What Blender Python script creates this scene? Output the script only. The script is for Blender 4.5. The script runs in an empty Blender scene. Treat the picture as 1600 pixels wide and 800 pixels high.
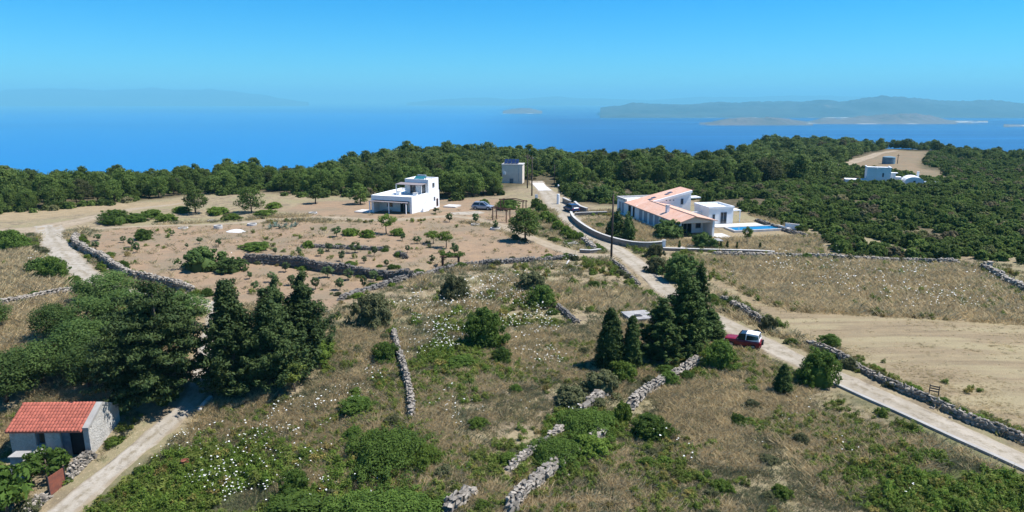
import bpy, bmesh, math, random
import numpy as np
from mathutils import Vector, Matrix

# ------------------------------------------------------------------ camera, sky, sun, exposure
SC = bpy.context.scene
COL = SC.collection
FPX = 1067.0                      # focal length in photo pixels (1600 wide)
PITCH = math.radians(12.9)
CAM_H = 21.0
cam_d = bpy.data.cameras.new('camera'); cam_d.sensor_width = 36.0; cam_d.lens = 36.0 * FPX / 1600.0
cam_d.clip_start = 0.5; cam_d.clip_end = 400000.0
cam = bpy.data.objects.new('camera', cam_d); COL.objects.link(cam)
cam.location = (0, 0, CAM_H); cam.rotation_euler = (math.pi / 2 - PITCH, 0, 0)
SC.camera = cam

SUN_EL, SUN_AZ = math.radians(60.0), math.radians(87.0)   # azimuth measured from +Y (view direction) towards +X
world = bpy.data.worlds.new('World'); SC.world = world; world.use_nodes = True
wn = world.node_tree.nodes; wl = world.node_tree.links
sky = wn.new('ShaderNodeTexSky'); sky.sky_type = 'NISHITA'; sky.sun_disc = False
sky.sun_elevation = SUN_EL; sky.sun_rotation = SUN_AZ
sky.altitude = 250.0; sky.air_density = 1.0; sky.dust_density = 0.0; sky.ozone_density = 1.0
tint = wn.new('ShaderNodeMix'); tint.data_type = 'RGBA'; tint.blend_type = 'MULTIPLY'; tint.inputs[0].default_value = 1.0
tint.inputs[7].default_value = (.275, .66, 1.03, 1)          # clear Mediterranean blue
hs = wn.new('ShaderNodeHueSaturation'); hs.inputs['Saturation'].default_value = 1.13
wl.new(sky.outputs[0], tint.inputs[6]); wl.new(tint.outputs[2], hs.inputs['Color']); wl.new(hs.outputs[0], wn['Background'].inputs['Color'])
wn['Background'].inputs['Strength'].default_value = 0.087

sun_d = bpy.data.lights.new('sun', 'SUN'); sun_d.energy = 4.6; sun_d.angle = math.radians(0.53); sun_d.color = (1.0, 0.975, 0.95)
sun = bpy.data.objects.new('sun', sun_d); COL.objects.link(sun)
_sv = Vector((math.cos(SUN_EL) * math.sin(SUN_AZ), math.cos(SUN_EL) * math.cos(SUN_AZ), math.sin(SUN_EL)))
sun.rotation_euler = _sv.to_track_quat('Z', 'Y').to_euler()
sun.location = (60, 20, 90)
SC.view_settings.view_transform = 'Standard'; SC.view_settings.look = 'None'
SC.view_settings.exposure = 0.8; SC.view_settings.gamma = 1.0; SC.view_settings.use_curve_mapping = False
try:
    SC.cycles.use_denoising = True
    SC.cycles.max_bounces = 8; SC.cycles.diffuse_bounces = 5; SC.cycles.volume_bounces = 0; SC.cycles.transparent_max_bounces = 8
except Exception:
    pass

rng = np.random.default_rng(7)
random.seed(7)

# ------------------------------------------------------------------ numeric helpers
def S(t):
    t = np.clip(t, 0, 1); return t * t * (3 - 2 * t)
def _hash(ix, iy, seed):
    v = np.sin(ix * 127.1 + iy * 311.7 + seed * 74.7) * 43758.5453
    return v - np.floor(v)
def vnoise(x, y, sc, seed=0):
    x = np.asarray(x, float) / sc; y = np.asarray(y, float) / sc
    ix = np.floor(x); iy = np.floor(y); fx = x - ix; fy = y - iy
    fx = fx * fx * (3 - 2 * fx); fy = fy * fy * (3 - 2 * fy)
    a = _hash(ix, iy, seed); b = _hash(ix + 1, iy, seed); c = _hash(ix, iy + 1, seed); d = _hash(ix + 1, iy + 1, seed)
    return (a * (1 - fx) + b * fx) * (1 - fy) + (c * (1 - fx) + d * fx) * fy
def fbm(x, y, sc, seed=0, oct=4):
    s = 0; a = 0.5; t = 0
    for k in range(oct):
        s = s + a * vnoise(x, y, sc / 2 ** k, seed + k); t += a; a *= 0.55
    return s / t
def az_of(px): return math.atan((px - 800) / FPX)
RID_A = np.array([az_of(p) for p in (-600, 0, 120, 220, 330, 420, 520, 620, 700, 790, 860, 960, 1080, 1150, 1190, 1250, 1330, 1445, 1475, 1520, 1600, 2400)])
RID_R = np.array([165, 160, 162, 172, 176, 178, 188, 226, 240, 236, 214, 214, 216, 230, 330, 352, 345, 335, 315, 295, 278, 280], float)
TERR = None      # terrace wall polyline, filled in below
def hgt(x, y):
    x = np.asarray(x, float); y = np.asarray(y, float)
    r = np.hypot(x, y); az = np.arctan2(x, np.maximum(y, 1e-3)); az = np.where(y < 0, np.sign(x) * 1.6, az)
    R = np.interp(az, RID_A, RID_R) / np.maximum(np.cos(az), .45)
    z = 0.25 * np.sin(x * .11 + 1) * np.sin(y * .09 + .5) + 0.14 * np.sin(x * .23 + 2.1) * np.sin(y * .19)
    z = z - 3.4 * S((62 - y) / 26) * S((-x - 2) / 22) - 0.7 * S((56 - y) / 26)
    z = z - 0.012 * np.maximum(0, r - 150) * S((az - 0.2) / 0.18)
    k = r - R - 4
    z = z - 0.30 * np.where(k > 0, k * k / (k + 14.0), 0)
    if TERR is not None:
        best = np.full(np.broadcast(x, y).shape, 1e9); sd = np.zeros_like(best); tt = np.zeros_like(best)
        n = len(TERR) - 1
        for i in range(n):
            ax, ay = TERR[i]; bx, by = TERR[i + 1]
            dx, dy = bx - ax, by - ay; L2 = dx * dx + dy * dy
            t = np.clip(((x - ax) * dx + (y - ay) * dy) / L2, 0, 1)
            d = np.hypot(x - ax - t * dx, y - ay - t * dy)
            sg = np.sign(dx * (y - ay) - dy * (x - ax))
            m = d < best
            best = np.where(m, d, best); sd = np.where(m, sg * d, sd); tt = np.where(m, (i + t) / n, tt)
        up = 0.95 * S((sd + 0.35) / 0.7) * np.exp(-np.maximum(sd, 0) / 12.0) * S(tt / .12) * S((1 - tt) / .12)
        z = z + up
    return z
def H(x, y): return float(hgt(x, y))
def ray(px, py):
    dx = (px - 800) / FPX; dy = (400 - py) / FPX
    return dx, math.cos(PITCH) + math.sin(PITCH) * dy, -math.sin(PITCH) + math.cos(PITCH) * dy
_TS = np.concatenate([np.arange(20, 140, .4), np.arange(140, 480, 1.0)])
def G(px, py):
    """the ground point seen at a photo pixel"""
    rx, ry, rz = ray(px, py); t = _TS
    g = CAM_H + rz * t - hgt(rx * t, ry * t)
    k = np.nonzero(g <= 0)[0]
    if len(k) == 0 or k[0] == 0: i = int(np.argmin(np.abs(g))); tt = t[i]
    else:
        i = k[0]; tt = t[i - 1] + (t[i] - t[i - 1]) * g[i - 1] / (g[i - 1] - g[i])
    return Vector((rx * tt, ry * tt, H(rx * tt, ry * tt)))
def mpp(p): return (p[1] * math.cos(PITCH) + (CAM_H - p[2]) * math.sin(PITCH)) / FPX     # metres per pixel there
def px_of(x, y, z):
    dz = z - CAM_H
    f = y * math.cos(PITCH) - dz * math.sin(PITCH); u = y * math.sin(PITCH) + dz * math.cos(PITCH)
    return 800 + FPX * x / f, 400 - FPX * u / f
def GP(pts): return [G(*p) for p in pts]
_tw = [(-2.0, 0)]
TERR = [tuple(G(*p)[:2]) for p in ((378, 408), (440, 413), (520, 425), (600, 434), (648, 437))]

def sdf(x, y, poly):
    """signed distance to a polygon, positive inside (metres)"""
    x = np.asarray(x, float); y = np.asarray(y, float)
    d = np.full(x.shape, 1e18); inside = np.zeros(x.shape, bool); n = len(poly)
    for i in range(n):
        ax, ay = poly[i][0], poly[i][1]; bx, by = poly[(i + 1) % n][0], poly[(i + 1) % n][1]
        ex, ey = bx - ax, by - ay; L2 = ex * ex + ey * ey + 1e-9
        t = np.clip(((x - ax) * ex + (y - ay) * ey) / L2, 0, 1)
        d = np.minimum(d, (x - ax - t * ex) ** 2 + (y - ay - t * ey) ** 2)
        c = ((ay > y) != (by > y)) & (x < (bx - ax) * (y - ay) / (by - ay + 1e-12) + ax)
        inside ^= c
    d = np.sqrt(d)
    return np.where(inside, d, -d)
def dist_line(x, y, pts):
    d = np.full(np.asarray(x).shape, 1e18)
    for i in range(len(pts) - 1):
        ax, ay = pts[i][0], pts[i][1]; bx, by = pts[i + 1][0], pts[i + 1][1]
        ex, ey = bx - ax, by - ay; L2 = ex * ex + ey * ey + 1e-9
        t = np.clip(((x - ax) * ex + (y - ay) * ey) / L2, 0, 1)
        d = np.minimum(d, (x - ax - t * ex) ** 2 + (y - ay - t * ey) ** 2)
    return np.sqrt(d)
def smooth_line(pts, step):
    """Catmull-Rom through points (x, y, ...extra), resampled about every step metres"""
    P = np.array([tuple(p) for p in pts], float); out = []
    for i in range(len(P) - 1):
        p0 = P[max(i - 1, 0)]; p1 = P[i]; p2 = P[i + 1]; p3 = P[min(i + 2, len(P) - 1)]
        n = max(2, int(np.hypot(*(p2 - p1)[:2]) / step))
        for k in range(n):
            t = k / n
            out.append(0.5 * (2 * p1 + (p2 - p0) * t + (2 * p0 - 5 * p1 + 4 * p2 - p3) * t * t + (3 * p1 - p0 - 3 * p2 + p3) * t ** 3))
    out.append(P[-1])
    return np.array(out)

# ------------------------------------------------------------------ materials
def newmat(name):
    m = bpy.data.materials.new(name); m.use_nodes = True
    nt = m.node_tree; b = nt.nodes['Principled BSDF']
    b.inputs['Roughness'].default_value = 0.85; b.inputs['Specular IOR Level'].default_value = 0.25
    return m, nt, b
def N(nt, typ, **kw):
    n = nt.nodes.new(typ)
    for k, v in kw.items():
        if k.startswith('i_'):
            n.inputs[k[2:].replace('_', ' ')].default_value = v
        else:
            setattr(n, k, v)
    return n
def mixc(nt, fac, a, b, blend='MIX'):
    n = nt.nodes.new('ShaderNodeMix'); n.data_type = 'RGBA'; n.blend_type = blend
    for sock, v in ((n.inputs[0], fac), (n.inputs[6], a), (n.inputs[7], b)):
        if isinstance(v, bpy.types.NodeSocket): nt.links.new(v, sock)
        elif isinstance(v, (int, float)): sock.default_value = v
        else: sock.default_value = (*v, 1) if len(v) == 3 else v
    return n.outputs[2]
def noise(nt, vec, scale, detail=4, rough=0.6, dist=0.0):
    n = N(nt, 'ShaderNodeTexNoise'); n.inputs['Scale'].default_value = scale; n.inputs['Detail'].default_value = detail
    n.inputs['Roughness'].default_value = rough; n.inputs['Distortion'].default_value = dist
    nt.links.new(vec, n.inputs['Vector']); return n.outputs[0]
def ramp(nt, fac, lo, hi):
    n = N(nt, 'ShaderNodeMapRange'); n.interpolation_type = 'SMOOTHSTEP'
    n.inputs[1].default_value = lo; n.inputs[2].default_value = hi
    nt.links.new(fac, n.inputs[0]); return n.outputs[0]
def math_n(nt, op, a, b=None):
    n = N(nt, 'ShaderNodeMath', operation=op)
    for k, v in enumerate((a, b)):
        if v is None: continue
        if isinstance(v, bpy.types.NodeSocket): nt.links.new(v, n.inputs[k])
        else: n.inputs[k].default_value = v
    return n.outputs[0]
def attr(nt, name):
    n = N(nt, 'ShaderNodeAttribute'); n.attribute_name = name; return n.outputs['Fac']
def wpos(nt): return N(nt, 'ShaderNodeNewGeometry').outputs['Position']
def opos(nt): return N(nt, 'ShaderNodeTexCoord').outputs['Object']
def orand(nt): return N(nt, 'ShaderNodeObjectInfo').outputs['Random']
def bump(nt, b, h, strength=0.4, dist=0.05):
    n = N(nt, 'ShaderNodeBump'); n.inputs['Strength'].default_value = strength; n.inputs['Distance'].default_value = dist
    nt.links.new(h, n.inputs['Height']); nt.links.new(n.outputs[0], b.inputs['Normal'])
def surf(name, c1, c2, scale=1.5, c3=None, s3=12.0, rough=0.85, spec=0.25, bmp=0.25, bdist=0.03, rnd=0.0, coords='o', metal=0.0, lo=.35, hi=.65):
    m, nt, b = newmat(name)
    v = opos(nt) if coords == 'o' else wpos(nt)
    c = mixc(nt, ramp(nt, noise(nt, v, scale), lo, hi), c1, c2)
    if c3: c = mixc(nt, ramp(nt, noise(nt, v, s3, 5, .7), .55, .75), c, c3)
    if rnd:
        k = math_n(nt, 'MULTIPLY_ADD', orand(nt), 2 * rnd); k.node.inputs[2].default_value = 1 - rnd
        vm = N(nt, 'ShaderNodeVectorMath', operation='SCALE'); nt.links.new(c, vm.inputs[0]); nt.links.new(k, vm.inputs['Scale']); c = vm.outputs[0]
    nt.links.new(c, b.inputs['Base Color'])
    b.inputs['Roughness'].default_value = rough; b.inputs['Specular IOR Level'].default_value = spec; b.inputs['Metallic'].default_value = metal
    if bmp: bump(nt, b, noise(nt, v, s3, 5, .7), bmp, bdist)
    return m
def foliage(name, dark, light, alt=None, altp=0.15, trans=0.44, rnd=.28):
    m, nt, b = newmat(name)
    t = attr(nt, 'tone'); r = orand(nt)
    c = mixc(nt, t, dark, light)
    if alt: c = mixc(nt, math_n(nt, 'MULTIPLY', ramp(nt, r, 1 - altp, 1.0), 0.85), c, alt)
    k = math_n(nt, 'FRACT', math_n(nt, 'MULTIPLY', r, 7.31)); k = math_n(nt, 'MULTIPLY_ADD', k, 2 * rnd); k.node.inputs[2].default_value = 1 - rnd
    vm = N(nt, 'ShaderNodeVectorMath', operation='SCALE'); nt.links.new(c, vm.inputs[0]); nt.links.new(k, vm.inputs['Scale']); c = vm.outputs[0]
    nt.links.new(c, b.inputs['Base Color']); b.inputs['Roughness'].default_value = 0.65; b.inputs['Specular IOR Level'].default_value = 0.12
    tr = N(nt, 'ShaderNodeBsdfTranslucent'); nt.links.new(c, tr.inputs['Color'])
    ms = N(nt, 'ShaderNodeMixShader'); ms.inputs[0].default_value = trans
    nt.links.new(b.outputs[0], ms.inputs[1]); nt.links.new(tr.outputs[0], ms.inputs[2])
    nt.links.new(ms.outputs[0], nt.nodes['Material Output'].inputs['Surface'])
    return m
M = {}
M['pine'] = foliage('pine_needles', (0.062, 0.106, 0.024), (0.159, 0.219, 0.048), (0.123, 0.110, 0.057), .07)
M['pine_far'] = foliage('far_pine_needles', (0.066, 0.104, 0.028), (0.163, 0.212, 0.055), (0.132, 0.114, 0.059), .08)
M['cypress'] = foliage('cypress_scales', (0.032, 0.058, 0.015), (0.075, 0.111, 0.026), None, 0, .15)
M['conifer'] = foliage('conifer_scales', (0.028, 0.054, 0.016), (0.080, 0.111, 0.032), None, 0, .15)
M['bright_cyp'] = foliage('green_cypress_scales', (0.039, 0.081, 0.016), (0.066, 0.124, 0.022), None, 0, .2)
M['mastic'] = foliage('mastic_leaves', (0.054, 0.099, 0.019), (0.139, 0.214, 0.038))
M['olive'] = foliage('olive_leaves', (0.075, 0.121, 0.045), (0.160, 0.216, 0.085))
M['carob'] = foliage('glossy_leaves', (0.055, 0.099, 0.026), (0.135, 0.200, 0.053))
M['greyshrub'] = foliage('grey_shrub_leaves', (0.078, 0.090, 0.039), (0.167, 0.172, 0.077))
M['fig'] = foliage('fig_leaves', (0.067, 0.121, 0.020), (0.134, 0.217, 0.041))
M['maquis'] = foliage('maquis_leaves', (0.061, 0.099, 0.022), (0.168, 0.227, 0.050), (0.257, 0.202, 0.118), .16)
M['weed'] = foliage('weed_leaves', (0.108, 0.140, 0.028), (0.218, 0.257, 0.057), (0.314, 0.235, 0.075), .25)
M['lush'] = foliage('lush_leaves', (0.090, 0.140, 0.022), (0.171, 0.248, 0.041))
M['agave'] = foliage('agave_leaves', (0.144, 0.192, 0.144), (0.240, 0.300, 0.240))
M['herb'] = foliage('grey_green_herbs', (0.138, 0.146, 0.078), (0.237, 0.246, 0.135), (0.220, 0.185, 0.110), .3, .4)
M['drygrass'] = foliage('dry_grass_blades', (0.46, 0.36, 0.20), (0.62, 0.50, 0.29), (0.34, 0.30, 0.16), .2, .45)
M['brownherb'] = foliage('brown_herb_stems', (0.288, 0.234, 0.121), (0.505, 0.418, 0.219), (0.300, 0.329, 0.132), .3, .45)
M['petal'] = surf('white_umbel', (.78, .78, .72), (.85, .85, .8), 3, rough=.7, bmp=0)
M['bark'] = surf('bark', (.09, .065, .045), (.16, .125, .095), 6, rough=.95)
M['white'] = surf('white_render', (.80, .80, .785), (.74, .735, .715), .8, (.66, .65, .62), 5, rough=.8, bmp=.08)
M['whitecap'] = surf('white_coping', (.52, .50, .465), (.41, .39, .355), 1.5, (.31, .29, .26), 6, rough=.85, bmp=.1)
M['beige'] = surf('beige_render', (.60, .525, .43), (.66, .58, .485), 1, (.52, .45, .365), 6)
M['greywall'] = surf('grey_cement', (.26, .25, .24), (.36, .345, .325), 2, (.20, .19, .18), 9)
M['stone'] = surf('field_stone', (.30, .262, .212), (.195, .168, .134), 2.5, (.40, .365, .315), 9, rnd=.35, bmp=.5)
M['darkstone'] = surf('weathered_stone', (.115, .104, .09), (.17, .155, .135), 2.5, (.24, .225, .20), 7, rnd=.3, bmp=.5)
M['core'] = surf('wall_rubble', (.13, .115, .095), (.20, .18, .15), 3, bmp=.6, coords='w')
M['plaster'] = None
M['rooftile'] = surf('red_clay_tile', (.47, .140, .090), (.40, .115, .075), 3, rnd=.16, rough=.75, bmp=.15)
M['roofpale'] = None
M['glass'] = surf('window_glass', (.02, .025, .03), (.03, .035, .045), 1, rough=.08, spec=.6, bmp=0)
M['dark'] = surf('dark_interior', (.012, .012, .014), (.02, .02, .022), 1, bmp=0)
M['frame'] = surf('grey_blue_shutter', (.24, .28, .33), (.28, .32, .37), 2, bmp=0, rough=.6)
M['door'] = surf('weathered_blue_wood', (.10, .12, .14), (.15, .17, .19), 3)
M['brownwood'] = surf('brown_timber', (.075, .035, .024), (.11, .055, .038), 4)
M['polewood'] = surf('creosoted_pole', (.045, .032, .026), (.075, .055, .045), 3)
M['canopy'] = surf('canopy_board', (.20, .17, .165), (.25, .215, .21), 3, bmp=.1)
M['rust'] = surf('rusted_sheet', (.23, .075, .045), (.16, .06, .042), 3, (.30, .13, .07), 11)
M['iron'] = surf('dark_iron', (.03, .03, .032), (.05, .048, .046), 4, rough=.6)
M['solar'] = surf('solar_glass', (.012, .02, .06), (.018, .03, .08), 2, rough=.1, spec=.6, bmp=0)
M['teal'] = surf('teal_collector', (.02, .12, .14), (.03, .16, .18), 2, rough=.2, bmp=0)
M['concrete'] = surf('pale_concrete', (.30, .28, .25), (.36, .34, .305), 1, (.24, .225, .20), 6)
M['pave'] = surf('pale_paving', (.50, .475, .43), (.56, .53, .485), 1, (.42, .39, .35), 5)
M['tyre'] = surf('tyre_rubber', (.016, .016, .017), (.026, .026, .027), 4, bmp=.1)
M['rim'] = surf('alloy_rim', (.45, .45, .46), (.5, .5, .51), 3, rough=.35, metal=.7, bmp=0)
M['redpaint'] = surf('dark_red_paint', (.20, .012, .022), (.22, .014, .024), 1, rough=.3, spec=.5, bmp=0)
M['silver'] = surf('silver_blue_paint', (.30, .34, .40), (.32, .36, .42), 1, rough=.3, spec=.5, metal=.3, bmp=0)
M['navy'] = surf('navy_paint', (.02, .04, .11), (.025, .05, .13), 1, rough=.25, spec=.5, bmp=0)
M['whitetop'] = surf('white_hardtop', (.80, .80, .80), (.76, .76, .76), 2, rough=.45, bmp=0)
M['redlamp'] = surf('red_lens', (.35, .01, .01), (.4, .015, .015), 2, rough=.25, bmp=0)
M['clearlamp'] = surf('clear_lens', (.55, .57, .6), (.6, .62, .65), 2, rough=.15, bmp=0)
M['blue'] = surf('pool_lining', (.05, .26, .42), (.06, .30, .46), 1, bmp=0)
M['tank'] = surf('blue_grey_tank', (.12, .20, .24), (.15, .24, .28), 1, bmp=.05)
M['gravel'] = surf('white_gravel', (.62, .62, .60), (.72, .72, .70), 4, (.45, .45, .43), 14, bmp=.7, bdist=.08)
M['cloth'] = surf('grey_seat', (.10, .10, .11), (.14, .14, .15), 3, bmp=0)

def tile_mat():
    m, nt, b = newmat('pale_terracotta_tiles')
    v = opos(nt)
    w = N(nt, 'ShaderNodeTexWave'); w.bands_direction = 'Y'; w.inputs['Scale'].default_value = 1.25; w.inputs['Distortion'].default_value = .4
    nt.links.new(v, w.inputs['Vector'])
    c = mixc(nt, ramp(nt, noise(nt, v, 2.2, 5, .75), .3, .7), (.52, .285, .195), (.66, .41, .295))
    c = mixc(nt, ramp(nt, noise(nt, v, .5, 3), .45, .7), c, (.60, .40, .31))
    nt.links.new(c, b.inputs['Base Color']); bump(nt, b, w.outputs[1], .5, .06)
    return m
M['roofpale'] = tile_mat()
def rubble_mat():
    m, nt, b = newmat('limewashed_rubble'); v = opos(nt)
    vo = N(nt, 'ShaderNodeTexVoronoi'); vo.inputs['Scale'].default_value = 5.5; nt.links.new(v, vo.inputs['Vector'])
    ve = N(nt, 'ShaderNodeTexVoronoi'); ve.feature = 'DISTANCE_TO_EDGE'; ve.inputs['Scale'].default_value = 5.5; nt.links.new(v, ve.inputs['Vector'])
    n1 = noise(nt, v, 1.3, 5, .65); n2 = noise(nt, v, 9, 5, .7)
    c = mixc(nt, vo.outputs['Color'], (.40, .37, .32), (.55, .515, .46)); c = mixc(nt, .55, c, (.47, .44, .385))
    c = mixc(nt, math_n(nt, 'MULTIPLY', ramp(nt, ve.outputs[0], .06, .0), .35), c, (.20, .18, .15))
    c = mixc(nt, ramp(nt, n1, .42, .62), c, (.54, .51, .455)); c = mixc(nt, math_n(nt, 'MULTIPLY', ramp(nt, n2, .55, .72), .5), c, (.26, .235, .20))
    nt.links.new(c, b.inputs['Base Color']); bump(nt, b, math_n(nt, 'ADD', ramp(nt, ve.outputs[0], .0, .1), n2), .7, .06); return m
M['plaster'] = rubble_mat()

# ------------------------------------------------------------------ objects
def tag(o, label=None, cat=None, group=None, kind=None):
    if label: o['label'] = label
    if cat: o['category'] = cat
    if group: o['group'] = group
    if kind: o['kind'] = kind
    return o
def link(name, data, parent=None, loc=None, rotz=0.0, scale=None):
    o = bpy.data.objects.new(name, data); COL.objects.link(o)
    if parent is not None: o.parent = parent
    if loc is not None: o.location = loc
    if rotz: o.rotation_euler = (0, 0, rotz)
    if scale is not None: o.scale = scale if hasattr(scale, '__len__') else (scale,) * 3
    return o
def empty(name, loc, rotz=0.0, label=None, cat=None, group=None):
    o = link(name, None, None, loc, rotz); o.empty_display_size = .3
    return tag(o, label, cat, group)
def mesh_np(name, V, Fc, mats, tone=None, smooth=False, mi=None):
    V = np.ascontiguousarray(V, np.float32); Fc = np.ascontiguousarray(Fc, np.int32)
    me = bpy.data.meshes.new(name); n, k = Fc.shape
    me.vertices.add(len(V)); me.vertices.foreach_set('co', V.ravel())
    me.loops.add(n * k); me.loops.foreach_set('vertex_index', Fc.ravel())
    me.polygons.add(n); me.polygons.foreach_set('loop_start', np.arange(0, n * k, k, dtype=np.int32))
    try: me.polygons.foreach_set('loop_total', np.full(n, k, np.int32))
    except Exception: pass
    for m in (mats if isinstance(mats, (list, tuple)) else [mats]): me.materials.append(m)
    if mi is not None: me.polygons.foreach_set('material_index', np.asarray(mi, np.int32))
    if smooth: me.polygons.foreach_set('use_smooth', np.ones(n, bool))
    me.update(calc_edges=True)
    if tone is not None:
        a = me.attributes.new('tone', 'FLOAT', 'POINT'); a.data.foreach_set('value', np.ascontiguousarray(tone, np.float32))
    return me

class MB:
    """collects simple solids; build() links them as one mesh object"""
    def __init__(s): s.v = []; s.f = []; s.m = []
    def poly(s, pts, faces, mi=0):
        o = len(s.v); s.v += [tuple(p) for p in pts]; s.f += [tuple(i + o for i in f) for f in faces]; s.m += [mi] * len(faces); return s
    def box(s, x0, x1, y0, y1, z0, z1, mi=0):
        return s.poly([(x0, y0, z0), (x1, y0, z0), (x1, y1, z0), (x0, y1, z0), (x0, y0, z1), (x1, y0, z1), (x1, y1, z1), (x0, y1, z1)],
                      [(0, 3, 2, 1), (4, 5, 6, 7), (0, 1, 5, 4), (1, 2, 6, 5), (2, 3, 7, 6), (3, 0, 4, 7)], mi)
    def hexa(s, lo, hi, mi=0):      # two quads, bottom and top, counter-clockwise
        return s.poly(list(lo) + list(hi), [(3, 2, 1, 0), (4, 5, 6, 7), (0, 1, 5, 4), (1, 2, 6, 5), (2, 3, 7, 6), (3, 0, 4, 7)], mi)
    def slab(s, quad, th, mi=0):    # top quad, thickness downwards
        return s.hexa([(p[0], p[1], p[2] - th) for p in quad], quad, mi)
    def prism_y(s, prof, y0, y1, mi=0):   # profile (x, z) counter-clockwise seen from -y
        n = len(prof); pts = [(x, y0, z) for x, z in prof] + [(x, y1, z) for x, z in prof]
        return s.poly(pts, [tuple(range(n)), tuple(range(2 * n - 1, n - 1, -1))] + [(i, i + n, (i + 1) % n + n, (i + 1) % n) for i in range(n)], mi)
    def tube(s, pts, rad, seg=8, mi=0, cap=True):
        pts = [Vector(p) for p in pts]; rad = rad if hasattr(rad, '__len__') else [rad] * len(pts); o = len(s.v)
        for i, p in enumerate(pts):
            d = (pts[min(i + 1, len(pts) - 1)] - pts[max(i - 1, 0)]).normalized()
            u = d.cross(Vector((0, 0, 1)) if abs(d.z) < .9 else Vector((1, 0, 0))).normalized(); w = d.cross(u)
            for k in range(seg):
                a = 2 * math.pi * k / seg; s.v.append(tuple(p + (u * math.cos(a) + w * math.sin(a)) * rad[i]))
        for i in range(len(pts) - 1):
            for k in range(seg):
                s.f.append((o + i * seg + k, o + i * seg + (k + 1) % seg, o + (i + 1) * seg + (k + 1) % seg, o + (i + 1) * seg + k)); s.m.append(mi)
        if cap:
            s.f.append(tuple(o + k for k in range(seg))[::-1]); s.f.append(tuple(o + (len(pts) - 1) * seg + k for k in range(seg))); s.m += [mi, mi]
        return s
    def lathe(s, prof, seg=16, c=(0, 0, 0), mi=0, axis='z'):
        o = len(s.v)
        for r, z in prof:
            for k in range(seg):
                a = 2 * math.pi * k / seg; p = (r * math.cos(a), r * math.sin(a), z)
                if axis == 'y': p = (p[0], p[2], p[1])
                if axis == 'x': p = (p[2], p[0], p[1])
                s.v.append((p[0] + c[0], p[1] + c[1], p[2] + c[2]))
        for i in range(len(prof) - 1):
            for k in range(seg):
                s.f.append((o + i * seg + k, o + i * seg + (k + 1) % seg, o + (i + 1) * seg + (k + 1) % seg, o + (i + 1) * seg + k)); s.m.append(mi)
        return s
    def mesh(s, name, mat, smooth=False, bevel=0.0):
        me = bpy.data.meshes.new(name); me.from_pydata(s.v, [], s.f)
        for m in (mat if isinstance(mat, (list, tuple)) else [mat]): me.materials.append(m)
        me.polygons.foreach_set('material_index', s.m)
        bm = bmesh.new(); bm.from_mesh(me); bmesh.ops.recalc_face_normals(bm, faces=bm.faces)
        if bevel: bmesh.ops.bevel(bm, geom=[e for e in bm.edges if len(e.link_faces) == 2 and e.calc_face_angle(0) > .5], offset=bevel, segments=2, affect='EDGES', profile=.6)
        bm.to_mesh(me); bm.free()
        if smooth: me.polygons.foreach_set('use_smooth', [True] * len(me.polygons))
        return me
    def build(s, name, mat, parent=None, smooth=False, bevel=0.0, loc=None):
        return link(name, s.mesh(name, mat, smooth, bevel), parent, loc)
# ------------------------------------------------------------------ where things lie on the ground (photo pixels traced to ground points)
def road_line(pts, step=.7):
    q = [(*G(p[0], p[1])[:2], p[2]) for p in pts]
    return smooth_line(q, step)
ROADS = {
 'road': road_line([(838, 283, 4.0), (850, 296, 3.8), (868, 316, 5.2), (890, 342, 4.4), (930, 371, 3.0), (975, 398, 3.2), (1010, 425, 3.0), (1042, 455, 2.9), (1078, 480, 2.9),
                    (1125, 503, 3.0), (1180, 530, 2.9), (1240, 560, 2.6), (1310, 590, 2.4), (1400, 630, 2.35), (1500, 676, 2.35), (1600, 722, 2.4), (1740, 784, 2.4)]),
 'driveway': road_line([(700, 338, 2.4), (735, 341, 2.6), (775, 350, 2.6), (820, 368, 2.6), (860, 384, 2.6), (905, 397, 2.8), (962, 402, 2.6)]),
 'garden_path': road_line([(150, 357, 1.0), (250, 353, 1.1), (350, 350, 1.6), (440, 343, 4.0), (520, 341, 4.4), (600, 344, 2.8), (700, 338, 2.4)]),
 'dirt_track': road_line([(-90, 366, 5), (40, 360, 6.0), (100, 350, 5.5), (150, 339, 4.4), (215, 326, 3.2), (290, 317, 1.6)]),
 'lane': road_line([(75, 352, 4.5), (88, 380, 4.4), (108, 405, 3.6), (135, 430, 3.0), (178, 451, 2.2), (250, 465, 2.0), (322, 474, 1.9), (336, 492, 1.7), (328, 530, 1.7), (318, 565, 1.8),
                    (304, 620, 1.7), (250, 672, 1.75), (190, 722, 1.75), (120, 780, 1.8), (40, 850, 1.8)], .4),
 'hill_track': road_line([(1300, 262, 3), (1345, 249, 5), (1372, 240, 4), (1400, 235.5, 3)]),
}
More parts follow.
